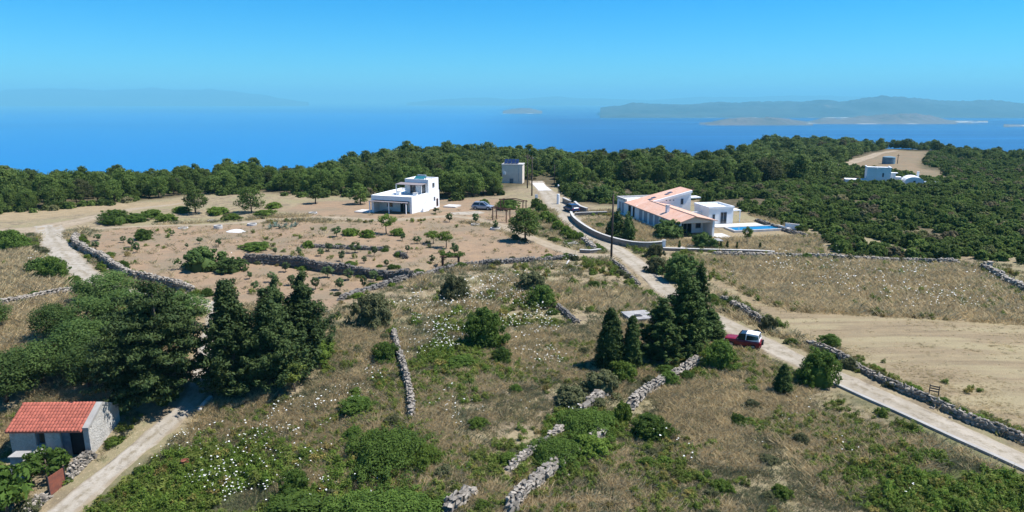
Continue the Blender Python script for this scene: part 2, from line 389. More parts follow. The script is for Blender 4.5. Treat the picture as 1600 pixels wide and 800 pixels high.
FIELD = {k: GP(v) for k, v in {
 'soil': [(118, 372), (200, 354), (430, 349), (575, 347), (700, 345), (770, 358), (860, 387), (905, 402), (800, 410), (720, 416), (640, 434), (560, 460), (520, 480), (440, 482), (330, 476), (318, 458), (250, 440), (190, 420)],
 'yard': [(440, 330), (480, 314), (575, 312), (690, 310), (790, 312), (835, 330), (850, 350), (800, 352), (700, 346), (540, 347)],
 'patch': [(1305, 258), (1345, 244), (1388, 234), (1452, 237), (1436, 262), (1470, 268), (1480, 280), (1440, 278), (1370, 264)],
 'straw_a': [(-120, 384), (40, 388), (80, 420), (112, 440), (120, 455), (-120, 482)],
 'straw_b': [(-150, 490), (118, 460), (135, 478), (70, 540), (40, 575), (-150, 590)],
 'straw_c': [(40, 640), (160, 560), (180, 610), (180, 650), (60, 660), (-60, 740), (-100, 660)],
 'straw_d': [(-120, 336), (130, 322), (290, 312), (285, 320), (130, 334), (-120, 362)],
 'tall': [(1080, 402), (1330, 406), (1530, 418), (1620, 470), (1700, 515), (1500, 502), (1230, 487), (1160, 458)],
 'stubble': [(1084, 418), (1160, 458), (1230, 487), (1500, 502), (1760, 515), (1760, 760), (1600, 676), (1450, 617), (1330, 555), (1215, 503), (1130, 458)],
 'lawn': [(1125, 362), (1240, 362), (1290, 372), (1290, 398), (1110, 394), (930, 372), (905, 345), (960, 340)],
 'green_l': [(110, 830), (250, 725), (330, 690), (440, 680), (560, 740), (600, 830)],
 'green_r': [(1345, 625), (1600, 735), (1720, 800), (1400, 830), (1350, 730), (1420, 690), (1380, 655)],
 'flower_c': [(640, 500), (720, 490), (790, 590), (720, 610), (650, 560)],
}.items()}
def zones(x, y):
    e = (fbm(x, y, 5, 11) - .5) * 3.0
    s = lambda k, w=.8, j=1.0: S((sdf(x, y, FIELD[k]) + e * j) / w * .5 + .5)
    z = {'soil': np.maximum(np.maximum(s('soil', 1.2), s('yard', 1.5)), .72 * s('patch', 3, 2)),
         'straw': np.maximum.reduce([s('straw_a'), s('straw_b'), s('straw_c'), s('straw_d'), s('tall', .8, .3), .75 * s('lawn', 1.5)]),
         'stub': s('stubble', .5, .18), 'tall': s('tall', .8, .3),
         'green': np.maximum.reduce([s('green_l', 4, 2), s('green_r', 3, 2), .7 * s('flower_c', 2)])}
    d = np.full(np.asarray(x).shape, 1e9)
    for k in ROADS:
        L = ROADS[k]
        d = np.minimum(d, dist_line(x, y, L[::2 if len(L) > 20 else 1]) - np.mean(L[:, 2]) / 2)
    z['road'] = d
    return z

# ------------------------------------------------------------------ the ground: one sheet from under the camera down to the sea
def build_ground():
    rr = [1.0, 8.0, 16.0, 22.0]; r = 26.0
    while r < 250: rr.append(r); r *= 1.0062
    while r < 480: rr.append(r); r *= 1.012
    while r < 1600: rr.append(r); r *= 1.06
    aa = np.concatenate([np.radians(np.linspace(-180, -46, 30)), np.radians(np.arange(-44, 44.01, .24)), np.radians(np.linspace(46, 174, 29))])
    A, R = np.meshgrid(aa, np.array(rr)); X = R * np.sin(A); Y = R * np.cos(A)
    nr, na = A.shape
    Z = hgt(X, Y)
    Z = np.where(Y < 0, Z * 0 + np.where(R > 200, -(R - 200) * .28, 0) - .7, Z)
    near = np.clip(1 - R / 150, 0, 1)
    x, y = X.ravel(), Y.ravel(); zn = zones(x, y)
    rough = np.clip(zn['road'] / 1.0, 0, 1) * (1 - .7 * zn['stub']) * (1 - .5 * zn['soil'])
    Z = Z + (near.ravel() * rough * ((fbm(x, y, 2.2, 3) - .5) * .22 + (fbm(x, y, .7, 5) - .5) * .12)).reshape(Z.shape)
    V = np.stack([X, Y, Z], -1).reshape(-1, 3)
    I = np.arange(nr * na).reshape(nr, na)
    q = lambda a, b, c, d: np.stack([a.ravel(), b.ravel(), c.ravel(), d.ravel()], 1)
    Fc = np.concatenate([q(I[:-1, :-1], I[:-1, 1:], I[1:, 1:], I[1:, :-1]), q(I[:-1, -1], I[:-1, 0], I[1:, 0], I[1:, -1])])[:, ::-1]
    m, nt, b = newmat('hillside_ground'); p = wpos(nt)
    n1 = noise(nt, p, .12, 5, .6); n2 = noise(nt, p, .55, 6, .65); n3 = noise(nt, p, 4.0, 6, .75); n4 = noise(nt, p, 14, 3, .7)
    base = mixc(nt, ramp(nt, n2, .38, .62), (0.182, 0.144, 0.093), (0.308, 0.243, 0.147))
    base = mixc(nt, ramp(nt, n1, .46, .60), base, (0.243, 0.208, 0.117))
    base = mixc(nt, ramp(nt, n3, .52, .70), base, (0.376, 0.299, 0.188))
    base = mixc(nt, math_n(nt, 'MULTIPLY', ramp(nt, n2, .55, .7), .55), base, (0.106, 0.117, 0.052))
    straw = mixc(nt, ramp(nt, n2, .35, .65), (0.333, 0.252, 0.151), (0.264, 0.204, 0.120))
    straw = mixc(nt, ramp(nt, n3, .5, .72), straw, (0.204, 0.166, 0.098))
    soil = mixc(nt, ramp(nt, n2, .35, .65), (0.298, 0.204, 0.125), (0.244, 0.171, 0.110))
    soil = mixc(nt, ramp(nt, n1, .45, .62), soil, (0.220, 0.170, 0.111))
    soil = mixc(nt, math_n(nt, 'MULTIPLY', ramp(nt, n3, .5, .7), .6), soil, (0.360, 0.278, 0.184))
    soil = mixc(nt, math_n(nt, 'MULTIPLY', ramp(nt, n4, .58, .72), .5), soil, (0.135, 0.108, 0.069))
    mp = N(nt, 'ShaderNodeMapping'); mp.inputs['Rotation'].default_value = (0, 0, -.98); mp.inputs['Scale'].default_value = (.16, 2.0, 1); mp.vector_type = 'TEXTURE' if False else 'POINT'
    nt.links.new(p, mp.inputs['Vector']); rows = noise(nt, mp.outputs[0], 1.0, 5, .65)
    mp3 = N(nt, 'ShaderNodeMapping'); mp3.inputs['Rotation'].default_value = (0, 0, -.98); mp3.inputs['Scale'].default_value = (.05, .42, 1); nt.links.new(p, mp3.inputs['Vector']); swath = noise(nt, mp3.outputs[0], 1.0, 3, .5)
    stub = mixc(nt, ramp(nt, n2, .35, .65), (0.277, 0.212, 0.126), (0.235, 0.182, 0.110))
    stub = mixc(nt, math_n(nt, 'MULTIPLY', ramp(nt, rows, .42, .66), .75), stub, (0.180, 0.138, 0.084))
    stub = mixc(nt, ramp(nt, n3, .52, .72), stub, (0.310, 0.248, 0.143))
    stub = mixc(nt, math_n(nt, 'MULTIPLY', ramp(nt, swath, .45, .62), .55), stub, (0.346, 0.294, 0.169))
    green = mixc(nt, ramp(nt, n2, .4, .6), (.06, .085, .028), (.12, .125, .05))
    c = mixc(nt, attr(nt, 'green'), base, green); c = mixc(nt, attr(nt, 'straw'), c, straw)
    c = mixc(nt, attr(nt, 'soil'), c, soil); c = mixc(nt, attr(nt, 'stub'), c, stub)
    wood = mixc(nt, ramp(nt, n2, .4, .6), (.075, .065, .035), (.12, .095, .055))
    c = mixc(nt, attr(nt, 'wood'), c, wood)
    nt.links.new(c, b.inputs['Base Color']); b.inputs['Roughness'].default_value = .95; b.inputs['Specular IOR Level'].default_value = .1
    bump(nt, b, math_n(nt, 'ADD', n3, n4), .7, .08)
    me = mesh_np('ground', V, Fc, m, smooth=True)
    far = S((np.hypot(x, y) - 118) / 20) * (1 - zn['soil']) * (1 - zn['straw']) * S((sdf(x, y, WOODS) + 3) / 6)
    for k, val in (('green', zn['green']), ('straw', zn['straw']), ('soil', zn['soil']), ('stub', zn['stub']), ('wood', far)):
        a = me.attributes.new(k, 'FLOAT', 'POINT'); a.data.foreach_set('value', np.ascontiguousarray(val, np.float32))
    tag(link('ground', me), 'dry hillside ground of fields, scrub and bare soil sloping away to the sea', 'ground', kind='structure')
_wp = [(-300, 334), (0, 332), (130, 321), (290, 306), (400, 300), (480, 306), (575, 306), (690, 312), (770, 306), (800, 294), (835, 288), (862, 290), (890, 296), (905, 318), (960, 322), (1000, 318),
       (1085, 310), (1160, 330), (1215, 345), (1280, 370), (1290, 397), (1500, 408), (1600, 414), (1760, 430)]
WOODS = [tuple(G(*p)[:2]) for p in _wp] + [(500, 330), (420, 420), (0, 420), (-250, 330), (-260, 150)]
build_ground()

def ribbon(name, line, mat, label, lift=.045, edge=.38, ncol=11):
    L = np.array(line); n = len(L)
    T = np.gradient(L[:, :2], axis=0); T /= np.linalg.norm(T, axis=1)[:, None] + 1e-9; Nn = np.stack([-T[:, 1], T[:, 0]], 1)
    V = []
    for k in range(ncol):
        t = k / (ncol - 1) * 2 - 1
        off = t * L[:, 2] / 2
        if k in (0, ncol - 1):
            off = off + np.sign(t) * (fbm(L[:, 0], L[:, 1], 1.6, 5 + k, 3) - .5) * 2 * edge
        xy = L[:, :2] + Nn * off[:, None]
        z = hgt(xy[:, 0], xy[:, 1]) + (lift - (.06 if k in (0, ncol - 1) else 0)) - .02 * (abs(t) > .3) * (abs(t) < .75)
        V.append(np.stack([xy[:, 0], xy[:, 1], z], 1))
    V = np.concatenate(V); I = np.arange(ncol * n).reshape(ncol, n)
    Fc = np.stack([I[:-1, :-1].ravel(), I[:-1, 1:].ravel(), I[1:, 1:].ravel(), I[1:, :-1].ravel()], 1)[:, ::-1]
    me = mesh_np(name, V, Fc, mat, smooth=True)
    a_ = me.attributes.new('across', 'FLOAT', 'POINT'); a_.data.foreach_set('value', np.repeat(np.abs(np.linspace(-1, 1, ncol)), n).astype(np.float32))
    bm = bmesh.new(); bm.from_mesh(me)
    if sum(f.normal.z for f in bm.faces) < 0: bmesh.ops.reverse_faces(bm, faces=bm.faces)
    bm.to_mesh(me); bm.free()
    return tag(link(name, me), label, 'road', kind='structure')
def road_mat(name, a, b_, c3, streak=.4):
    m, nt, b = newmat(name); p = wpos(nt)
    n1 = noise(nt, p, .35, 5); n2 = noise(nt, p, 1.6, 6, .7); n3 = noise(nt, p, 9, 5, .75); n5 = noise(nt, p, .9, 3, .5, 1.5)
    c = mixc(nt, ramp(nt, n1, .4, .6), a, b_); c = mixc(nt, math_n(nt, 'MULTIPLY', ramp(nt, n2, .48, .66), streak), c, c3)
    c = mixc(nt, math_n(nt, 'MULTIPLY', ramp(nt, n3, .52, .72), .5), c, c3)
    c = mixc(nt, math_n(nt, 'MULTIPLY', ramp(nt, n5, .60, .70), .45), c, tuple(x * .45 for x in c3))
    ac = attr(nt, 'across')           # loose dirt gathers along the middle and the edges, the wheel tracks stay clean
    mid = math_n(nt, 'MULTIPLY', ramp(nt, ac, .26, .05), ramp(nt, n2, .38, .62)); edg = math_n(nt, 'MULTIPLY', ramp(nt, ac, .62, .98), ramp(nt, n2, .30, .52))
    c = mixc(nt, math_n(nt, 'MULTIPLY', mid, .65), c, (.20, .165, .105)); c = mixc(nt, math_n(nt, 'MULTIPLY', edg, .8), c, (.235, .185, .12))
    cr = N(nt, 'ShaderNodeTexVoronoi'); cr.feature = 'DISTANCE_TO_EDGE'; cr.inputs['Scale'].default_value = .33; nt.links.new(p, cr.inputs['Vector'])
    c = mixc(nt, math_n(nt, 'MULTIPLY', ramp(nt, cr.outputs[0], .02, .0), .10), c, tuple(x * .4 for x in c3))
    nt.links.new(c, b.inputs['Base Color']); b.inputs['Roughness'].default_value = .95; b.inputs['Specular IOR Level'].default_value = .1
    bump(nt, b, math_n(nt, 'ADD', n2, n3), .5, .05); return m
RM = road_mat('worn_concrete_road', (.370, .322, .252), (.305, .262, .198), (.225, .185, .130), .6)
DM = road_mat('dirt_track', (.345, .278, .195), (.300, .240, .165), (.225, .175, .115), .6)
LM = road_mat('pale_lane', (.375, .335, .275), (.315, .276, .216), (.205, .170, .120), .65)
ribbon('road', ROADS['road'], RM, 'pale concrete road running from the trees down past the parked red car', ncol=13)
ribbon('driveway', ROADS['driveway'], DM, 'ochre dirt driveway curving from the white house down to the road', .05)
ribbon('garden_path', ROADS['garden_path'], DM, 'pale path running across the orchard below the white house', .04)
ribbon('dirt_track', ROADS['dirt_track'], DM, 'wide sandy track at the left edge below the wood', .05)
ribbon('lane', ROADS['lane'], LM, 'narrow pale lane leading past the red roofed stone hut', .055)
ribbon('hill_track', ROADS['hill_track'], DM, 'sandy track on the bare patch above the far house', .12)
# paler concrete apron where the road enters the wood, courtyard in front of the white house
ribbon('concrete_apron', [(a, b, c * .86) for a, b, c in ROADS['road'][8:34]], M['pave'], 'bright new concrete strip of the road beside the white lamp pillar', .075, .05)
yard = [(*G(p[0], p[1])[:2], p[2]) for p in ((706, 334, 3.0), (735, 333, 3.5), (752, 331, 2.5))]
ribbon('courtyard', smooth_line(yard, .8), LM, 'pale gravel parking place beside the silver car', .06)

# ------------------------------------------------------------------ sea, far coasts and the air between
SEA = -170.0
def sea_mat():
    m, nt, b = newmat('sea_water'); p = wpos(nt)
    mp = N(nt, 'ShaderNodeMapping'); mp.inputs['Scale'].default_value = (.00011, .00042, 1); nt.links.new(p, mp.inputs['Vector'])
    big = noise(nt, mp.outputs[0], 1.0, 4, .5, .6)
    mp2 = N(nt, 'ShaderNodeMapping'); mp2.inputs['Scale'].default_value = (.00035, .0048, 1); nt.links.new(p, mp2.inputs['Vector'])
    fine = noise(nt, mp2.outputs[0], 1.0, 5, .6, .4)
    sx = N(nt, 'ShaderNodeSeparateXYZ'); nt.links.new(p, sx.inputs[0])
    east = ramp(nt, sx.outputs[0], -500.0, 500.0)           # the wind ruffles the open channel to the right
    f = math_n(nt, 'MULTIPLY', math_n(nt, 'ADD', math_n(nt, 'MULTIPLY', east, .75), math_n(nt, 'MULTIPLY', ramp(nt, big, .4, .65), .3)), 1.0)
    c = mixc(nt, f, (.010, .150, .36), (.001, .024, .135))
    c = mixc(nt, math_n(nt, 'MULTIPLY', ramp(nt, fine, .5, .68), .6), c, (.012, .135, .37))
    nt.links.new(c, b.inputs['Base Color']); b.inputs['Roughness'].default_value = .35; b.inputs['IOR'].default_value = 1.33
    b.inputs['Specular IOR Level'].default_value = .18
    w = noise(nt, p, .03, 4, .6); bump(nt, b, w, .6, 3.0)
    return m
E_ = 150000.0
gx = np.concatenate([[-E_, -40000, -12000], np.linspace(-6000, 6000, 13), [12000, 40000, E_]]); gy = np.concatenate([[-E_, -20000, -4000], np.linspace(0, 12000, 13), [20000, 60000, E_]])
GX, GY = np.meshgrid(gx, gy); I = np.arange(GX.size).reshape(GX.shape)
Fc = np.stack([I[:-1, :-1].ravel(), I[:-1, 1:].ravel(), I[1:, 1:].ravel(), I[1:, :-1].ravel()], 1)
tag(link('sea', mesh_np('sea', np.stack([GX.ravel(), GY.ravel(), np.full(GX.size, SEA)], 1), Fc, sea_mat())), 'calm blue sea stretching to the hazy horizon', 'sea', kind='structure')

def hill_mat(name, a, b_):
    m, nt, b = newmat(name); p = wpos(nt)
    c = mixc(nt, ramp(nt, noise(nt, p, .0012, 6, .65), .42, .6), a, b_)
    c = mixc(nt, ramp(nt, noise(nt, p, .004, 5, .7), .62, .75), c, (.20, .17, .14))
    sx = N(nt, 'ShaderNodeSeparateXYZ'); nt.links.new(p, sx.inputs[0])
    bz = N(nt, 'ShaderNodeMapRange'); nt.links.new(sx.outputs[2], bz.inputs[0])
    bz.inputs[1].default_value = SEA + 6; bz.inputs[2].default_value = SEA + 3; bz.inputs[3].default_value = 0; bz.inputs[4].default_value = 1
    c = mixc(nt, math_n(nt, 'MULTIPLY', bz.outputs[0], ramp(nt, noise(nt, p, .0016, 2), .56, .60)), c, (.42, .39, .33))
    nt.links.new(c, b.inputs['Base Color']); b.inputs['Roughness'].default_value = .95; return m
def far_coast(name, label, mat, d, depth, prof, seed, step=2.0, rough=.55):
    """a stretch of land at distance d: profile (photo pixel x, skyline pixel y) turned into heights there"""
    px = np.arange(prof[0][0], prof[-1][0] + .1, step); yy = np.interp(px, [p[0] for p in prof], [p[1] for p in prof])
    az = np.arctan((px - 800) / FPX); el = np.arctan((400 - yy) / FPX) - PITCH
    nrow = 44; V = []
    for k in range(nrow):
        t = k / (nrow - 1); rr = (d - depth * .45 + depth * t) / np.cos(az) * .985
        X = rr * np.sin(az); Y = rr * np.cos(az)
        top = CAM_H + d / np.cos(az) * np.tan(el) - SEA
        cross = S(min(1, t / .45)) if t < .45 else S((1 - t) / .55)
        nz = fbm(X, Y, depth * .35, seed, 5)
        g = 1 - abs(fbm(X, Y, depth * .22, seed + 9, 4) - .5) * 2
        g2 = 1 - abs(fbm(X, Y, depth * .11, seed + 19, 4) - .5) * 2
        h = np.maximum(0, top) * (cross ** .8) * (1 - rough * (1 - (g ** 2)) * (1 - cross * .45)) * (1 - rough * .8 * (1 - g2 ** 2) * (1 - cross * .5)) + (nz - .5) * depth * .09 * cross * (1 - cross) * 2 + (fbm(X, Y, depth * .06, seed + 4) - .5) * top * .24 * cross
        V.append(np.stack([X, Y, SEA - 2 + h + (3 if 0 < t < 1 else 0)], 1))
    V = np.concatenate(V); n = len(px); I = np.arange(nrow * n).reshape(nrow, n)
    Fc = np.stack([I[:-1, :-1].ravel(), I[:-1, 1:].ravel(), I[1:, 1:].ravel(), I[1:, :-1].ravel()], 1)
    tag(link(name, mesh_np(name, V, Fc, mat, smooth=True)), label, 'hills', kind='structure')
HM1 = hill_mat('scrubby_island', (.12, .095, .082), (.07, .068, .058)); HM2 = hill_mat('mountain_scrub', (.04, .06, .065), (.022, .04, .048))
far_coast('hills', 'faint mountain range on the left horizon', HM2, 25000, 7000, [(-260, 156), (-140, 149), (-40, 150), (10, 148), (30, 143), (70, 141.5), (130, 141), (180, 143), (255, 139), (300, 141), (340, 140), (380, 143), (430, 149), (455, 155), (490, 162)], 3, rough=.1)
far_coast('hills', 'pale range barely showing behind the middle horizon', HM2, 26000, 6000, [(640, 160), (700, 154), (760, 152), (800, 155), (860, 151), (930, 154), (1010, 156), (1090, 151), (1160, 152), (1230, 149), (1300, 150), (1380, 153), (1450, 158)], 8, rough=.1)
far_coast('hills', 'broad blue mountain rising behind the right hand islands', HM2, 9300, 4000, [(935, 168), (985, 160), (1030, 162), (1100, 161), (1180, 157), (1240, 158), (1275, 152), (1300, 154), (1345, 150), (1390, 148), (1430, 151), (1470, 156), (1530, 155), (1590, 162), (1660, 164), (1760, 170)], 21)
far_coast('island', 'low island with a pointed left end in front of the blue mountain', HM1, 5650, 700, [(1088, 195), (1100, 190), (1120, 184), (1150, 181), (1190, 180), (1225, 183), (1250, 187), (1262, 194)], 31, 1.5, .5)
far_coast('island', 'longer scrubby headland with pale beaches in front of the blue mountain', HM1, 6050, 950, [(1245, 191), (1275, 182), (1310, 181), (1350, 176), (1390, 173), (1420, 173), (1450, 178), (1490, 186), (1530, 190)], 37, 1.5, .5)
far_coast('island', 'small dark headland at the right edge of the sea', HM1, 5250, 550, [(1555, 198), (1575, 194), (1600, 190), (1660, 184), (1720, 190)], 41, 1.5, .5)
far_coast('island', 'tiny islet showing in the middle of the horizon', HM1, 10200, 700, [(786, 173), (800, 169.5), (815, 168), (830, 169.5), (846, 173)], 47, 2, .2)

hz = MB().box(-58000, 58000, -3000, 56000, SEA - 1.0, 420.0)
hm = bpy.data.materials.new('sea_haze'); hm.use_nodes = True; hn = hm.node_tree
hn.nodes.remove(hn.nodes['Principled BSDF'])
pv = hn.nodes.new('ShaderNodeVolumePrincipled'); pv.inputs['Color'].default_value = (.285, .79, 1.0, 1); pv.inputs['Density'].default_value = 9.8e-5
pv.inputs['Anisotropy'].default_value = 0.0
hn.links.new(pv.outputs[0], hn.nodes['Material Output'].inputs['Volume'])
tag(hz.build('haze', hm), 'thin blue summer haze over the sea', 'haze', kind='stuff')
# ------------------------------------------------------------------ plants: leaf faces spread through a crown's volume
def unit(v): return v / (np.linalg.norm(v, axis=1)[:, None] + 1e-9)
def leaves(rg, C, Rr, per, size, flat=.8, outb=.55, up=.25, asp=.55, vert=0.0, shell=.45):
    """rhombic leaf faces round clump centres C with radii Rr; returns vertices, faces, tone"""
    n = len(C) * per
    ci = np.repeat(np.arange(len(C)), per)
    d = unit(rg.normal(size=(n, 3))); rad = (shell + (1 - shell) * rg.random(n)) * Rr[ci]
    off = d * rad[:, None]; off[:, 2] *= flat
    P = C[ci] + off
    nor = unit(d * outb * 1.5 + rg.normal(size=(n, 3)) * .42 + np.array([0, 0, up * 1.3]))
    if vert > 0: ax = unit(rg.normal(size=(n, 3)) * (1 - vert) + np.array([0, 0, 1.0]) * vert)
    else: ax = unit(rg.normal(size=(n, 3)))
    a = unit(ax - nor * np.sum(ax * nor, 1)[:, None]); b = np.cross(nor, a)
    s = size * (.65 + .7 * rg.random(n)); a = a * s[:, None]; b = b * (s * asp)[:, None]
    V = np.stack([P - a, P + b, P + a * .9, P - b], 1).reshape(-1, 3)
    Fc = np.arange(4 * n).reshape(n, 4)
    tc = rg.random(len(C))
    tone = np.repeat(np.clip(tc[ci] * .6 + .4 * rg.random(n), 0, 1), 4)
    return V, Fc, tone
def merge(parts):
    Vs, Fs, Ts, o = [], [], [], 0
    for V, Fc, T in parts: Vs.append(V); Fs.append(Fc + o); Ts.append(T); o += len(V)
    return np.concatenate(Vs), np.concatenate(Fs), np.concatenate(Ts)
def core(rg, rx, ry, rz, cz, k=10, bump_=.2):
    """a lumpy closed opaque filler added to keep daylight out of a dense bush"""
    V, Fc = [], []
    for i in range(k + 1):
        th = math.pi * i / k
        for j in range(2 * k):
            ph = math.pi * j / k; q = 1 + bump_ * (rg.random() - .5)
            V.append((rx * q * math.sin(th) * math.cos(ph), ry * q * math.sin(th) * math.sin(ph), cz + rz * q * math.cos(th)))
    for i in range(k):
        for j in range(2 * k): Fc.append((i * 2 * k + j, (i + 1) * 2 * k + j, (i + 1) * 2 * k + (j + 1) % (2 * k), i * 2 * k + (j + 1) % (2 * k)))
    return np.array(V), np.array(Fc), np.full(len(V), .55)
def trunk_mesh(name, rg, h, r0, limbs=(), lean=.06, seg=7):
    mb = MB(); pts = [(0, 0, -.25)]; x = y = 0
    for k in range(1, 5):
        x += rg.normal() * lean * h / 4; y += rg.normal() * lean * h / 4; pts.append((x, y, h * k / 4))
    mb.tube(pts, [r0 * 1.25, r0, r0 * .8, r0 * .6, r0 * .3], seg)
    for c in limbs:
        t = min(.95, max(.2, (c[2] / h) * .7)); i = t * 4; k = int(i)
        a = Vector(pts[k]).lerp(Vector(pts[min(k + 1, 4)]), i - k); e = Vector(c)
        mid = a.lerp(e, .5) + Vector((0, 0, -.06 * h * rg.random()))
        mb.tube([a, mid, e], [r0 * .42, r0 * .28, r0 * .12], 5)
    return mb.mesh(name, M['bark'], smooth=True)
PROTO = {}
def proto(key, parts): PROTO[key] = parts
def make_pine(key, seed, h=6.0, w=4.2, n=34, per=48, leaf=.27, mat='pine', zlo=.30, cone=.55):
    rg = np.random.default_rng(seed); C = []; R = []
    lean = rg.normal(size=2) * .04 * h
    for k in range(n):
        t = (k + rg.random()) / n; z = h * (zlo + (1 - zlo - .04) * t)
        prof = (1 - t) ** cone * (.55 + .45 * min(1, t / .22))
        a = k * 2.4 + rg.random() * .9; rr = w / 2 * prof * (.45 + .6 * rg.random())
        C.append((rr * math.cos(a) + lean[0] * t, rr * math.sin(a) + lean[1] * t, z + rg.normal() * .12)); R.append(w * (.115 + .08 * rg.random()) * (.7 + .5 * prof))
    C = np.array(C); R = np.array(R)
    V, Fc, T = merge([leaves(rg, C, R, per, leaf, .62, .5, .35, .45)])
    proto(key, [('trunk', trunk_mesh('trunk', rg, h * .9, .030 * h * .8, C[rg.choice(n, 8, False)] * .8)), ('crown', mesh_np('crown', V, Fc, M[mat], T))])
def make_olive(key, seed, h=3.6, w=3.6, n=30, per=60, leaf=.16, mat='olive', zlo=.32, r0=.11, shape=1.0):
    rg = np.random.default_rng(seed); C = []; R = []
    for k in range(n):
        d = unit(rg.normal(size=(1, 3)))[0]; d[2] = d[2] * .95; q = .5 + .5 * rg.random() ** .6
        C.append((d[0] * w * .38 * q, d[1] * w * .38 * q, h * (zlo + 1) / 2 + d[2] * h * (1 - zlo) * .40 * q * shape)); R.append(w * (.10 + .07 * rg.random()))
    C = np.array(C); R = np.array(R)
    V, Fc, T = merge([leaves(rg, C, R, per, leaf, .85, .5, .3, .45)])
    proto(key, [('trunk', trunk_mesh('trunk', rg, h * .62, r0, C[rg.choice(n, 6, False)] * .85, .1)), ('crown', mesh_np('crown', V, Fc, M[mat], T))])
def make_conifer(key, seed, h=8.0, w=5.0, nb=120, per=46, leaf=.11, mat='conifer', prof=None, rise=.25, flat=.55, zlo=.03, tops=1, r0=.16):
    """boughs leave the stem at all heights; each carries a chain of shrinking clumps"""
    rg = np.random.default_rng(seed); C = []; R = []; limbs = []
    heads = [(0.0, 0.0, 1.0)] + [(w * .17 * math.cos(a), w * .17 * math.sin(a), .80 + .16 * rg.random()) for a in rg.random(tops - 1) * 6.28]
    prof = prof or (lambda t: (1 - t) ** .75 * min(1, .7 + t * 2))
    for k in range(nb):
        hx, hy, hh = heads[k % len(heads)]
        t = ((k + rg.random()) / nb) ** 1.1; a = k * 2.3999 + rg.normal() * .35; z = h * hh * (zlo + (1 - zlo) * t)
        L = w / 2 * prof(t) * (.62 + .52 * rg.random()) + .12
        m = max(2, int(1.5 + L * 1.7)); 
        for j in range(m):
            f = .30 + .70 * (j + .5) / m; rr = L * f
            C.append((hx * (1 - t) + rr * math.cos(a) + rg.normal() * .06, hy * (1 - t) + rr * math.sin(a) + rg.normal() * .06, z + rise * rr * (f - .35) + rg.normal() * .07)); R.append(max(.12, w * .085 * (1.25 - .65 * f) * (.75 + .5 * rg.random())))
        if k % 9 == 0: limbs.append((rr * .8 * math.cos(a), rr * .8 * math.sin(a), z))
    C = np.array(C); R = np.array(R)
    V, Fc, T = leaves(rg, C, R, per, leaf, flat, .5, .35, .42)
    proto(key, [('trunk', trunk_mesh('trunk', rg, h * .9, r0, limbs, .015)), ('crown', mesh_np('crown', V, Fc, M[mat], T))])
def make_cypress(key, seed, h=6.0, w=1.6, n=130, per=42, leaf=.17, mat='cypress', pt=.5, lump=.25, zlo=.02, vert=.55, split=1, asp=.36):
    """split > 1 gives a broad tree of several upright leaders"""
    rg = np.random.default_rng(seed); C = []; R = []
    heads = [(0, 0, 1.0, 1.0)]
    if split > 1:
        heads = [(w * .20 * math.cos(a) * (.6 + .6 * rg.random()), w * .20 * math.sin(a) * (.6 + .6 * rg.random()), .72 + .28 * rg.random(), .62) for a in [2 * math.pi * i / split + rg.random() for i in range(split)]]
        heads.append((0, 0, 1.0, .6))
    for k in range(n):
        hx, hy, hh, ww = heads[k % len(heads)]
        t = rg.random() ** 1.15; z = h * hh * (zlo + (1 - zlo) * t)
        prof = max(.05, (1 - t) ** pt) * min(1, .62 + t / .30)
        a = rg.random() * 6.283; rr = w / 2 * ww * prof * (1 - lump * rg.random())
        C.append((hx * (1 - .3 * t) + rr * .85 * math.cos(a), hy * (1 - .3 * t) + rr * .85 * math.sin(a), z)); R.append(max(.14, w * .13 * (.6 + .6 * rg.random()) * (.5 + .6 * prof)))
    C = np.array(C); R = np.array(R)
    parts = [leaves(rg, C, R, per, leaf, 1.25, .6, .1, asp, vert)]
    for hx, hy, hh, ww in heads:
        V, Fc, T = core(rg, w * .31 * ww, w * .31 * ww, h * hh * .44, h * hh * .47, 8, .3)
        tt = np.clip((V[:, 2] - h * hh * .05) / (h * hh), 0, 1); k = np.clip((1 - tt) ** pt * 1.15, .1, 1)
        V[:, 0] = V[:, 0] * k + hx * .85; V[:, 1] = V[:, 1] * k + hy * .85; parts.append((V, Fc, T))
    V, Fc, T = merge(parts)
    proto(key, [('trunk', trunk_mesh('trunk', rg, h * .7, .03 * h * .5 + .03, (), .01)), ('crown', mesh_np('crown', V, Fc, M[mat], T))])
def make_shrub(key, seed, w=2.4, d=None, h=1.5, n=70, per=44, leaf=.12, mat='mastic', up=.3, gap=.0, vert=0., lumps=0.36, asp=.5):
    rg = np.random.default_rng(seed); d = d or w; C = []; R = []
    for k in range(n):
        ph = rg.random() * 6.283; ct = rg.random() ** .8; st = math.sqrt(1 - ct * ct)
        lob = 1 + lumps * (math.sin(ph * 3 + seed) * .5 + math.sin(ph * 5 + 2 * seed) * .3 + rg.normal() * .35)
        q = (.60 + .36 * rg.random() ** .7) * lob
        C.append((w / 2 * q * st * math.cos(ph), d / 2 * q * st * math.sin(ph), max(.06, h * .82 * (.78 + .22 * q) * ct + .03))); R.append(min(w, d) * (.055 + .085 * rg.random() ** 1.5))
    C = np.array(C); R = np.array(R)
    parts = [leaves(rg, C, R, per, leaf, .8, .6, up, asp, vert)]
    if not gap: parts.append(core(rg, w * .36, d * .36, h * .62, h * .02, 7, .35))
    V, Fc, T = merge(parts)
    V[:, 2] = np.maximum(V[:, 2], -.35)
    proto(key, [('foliage', mesh_np('foliage', V, Fc, M[mat], T))])
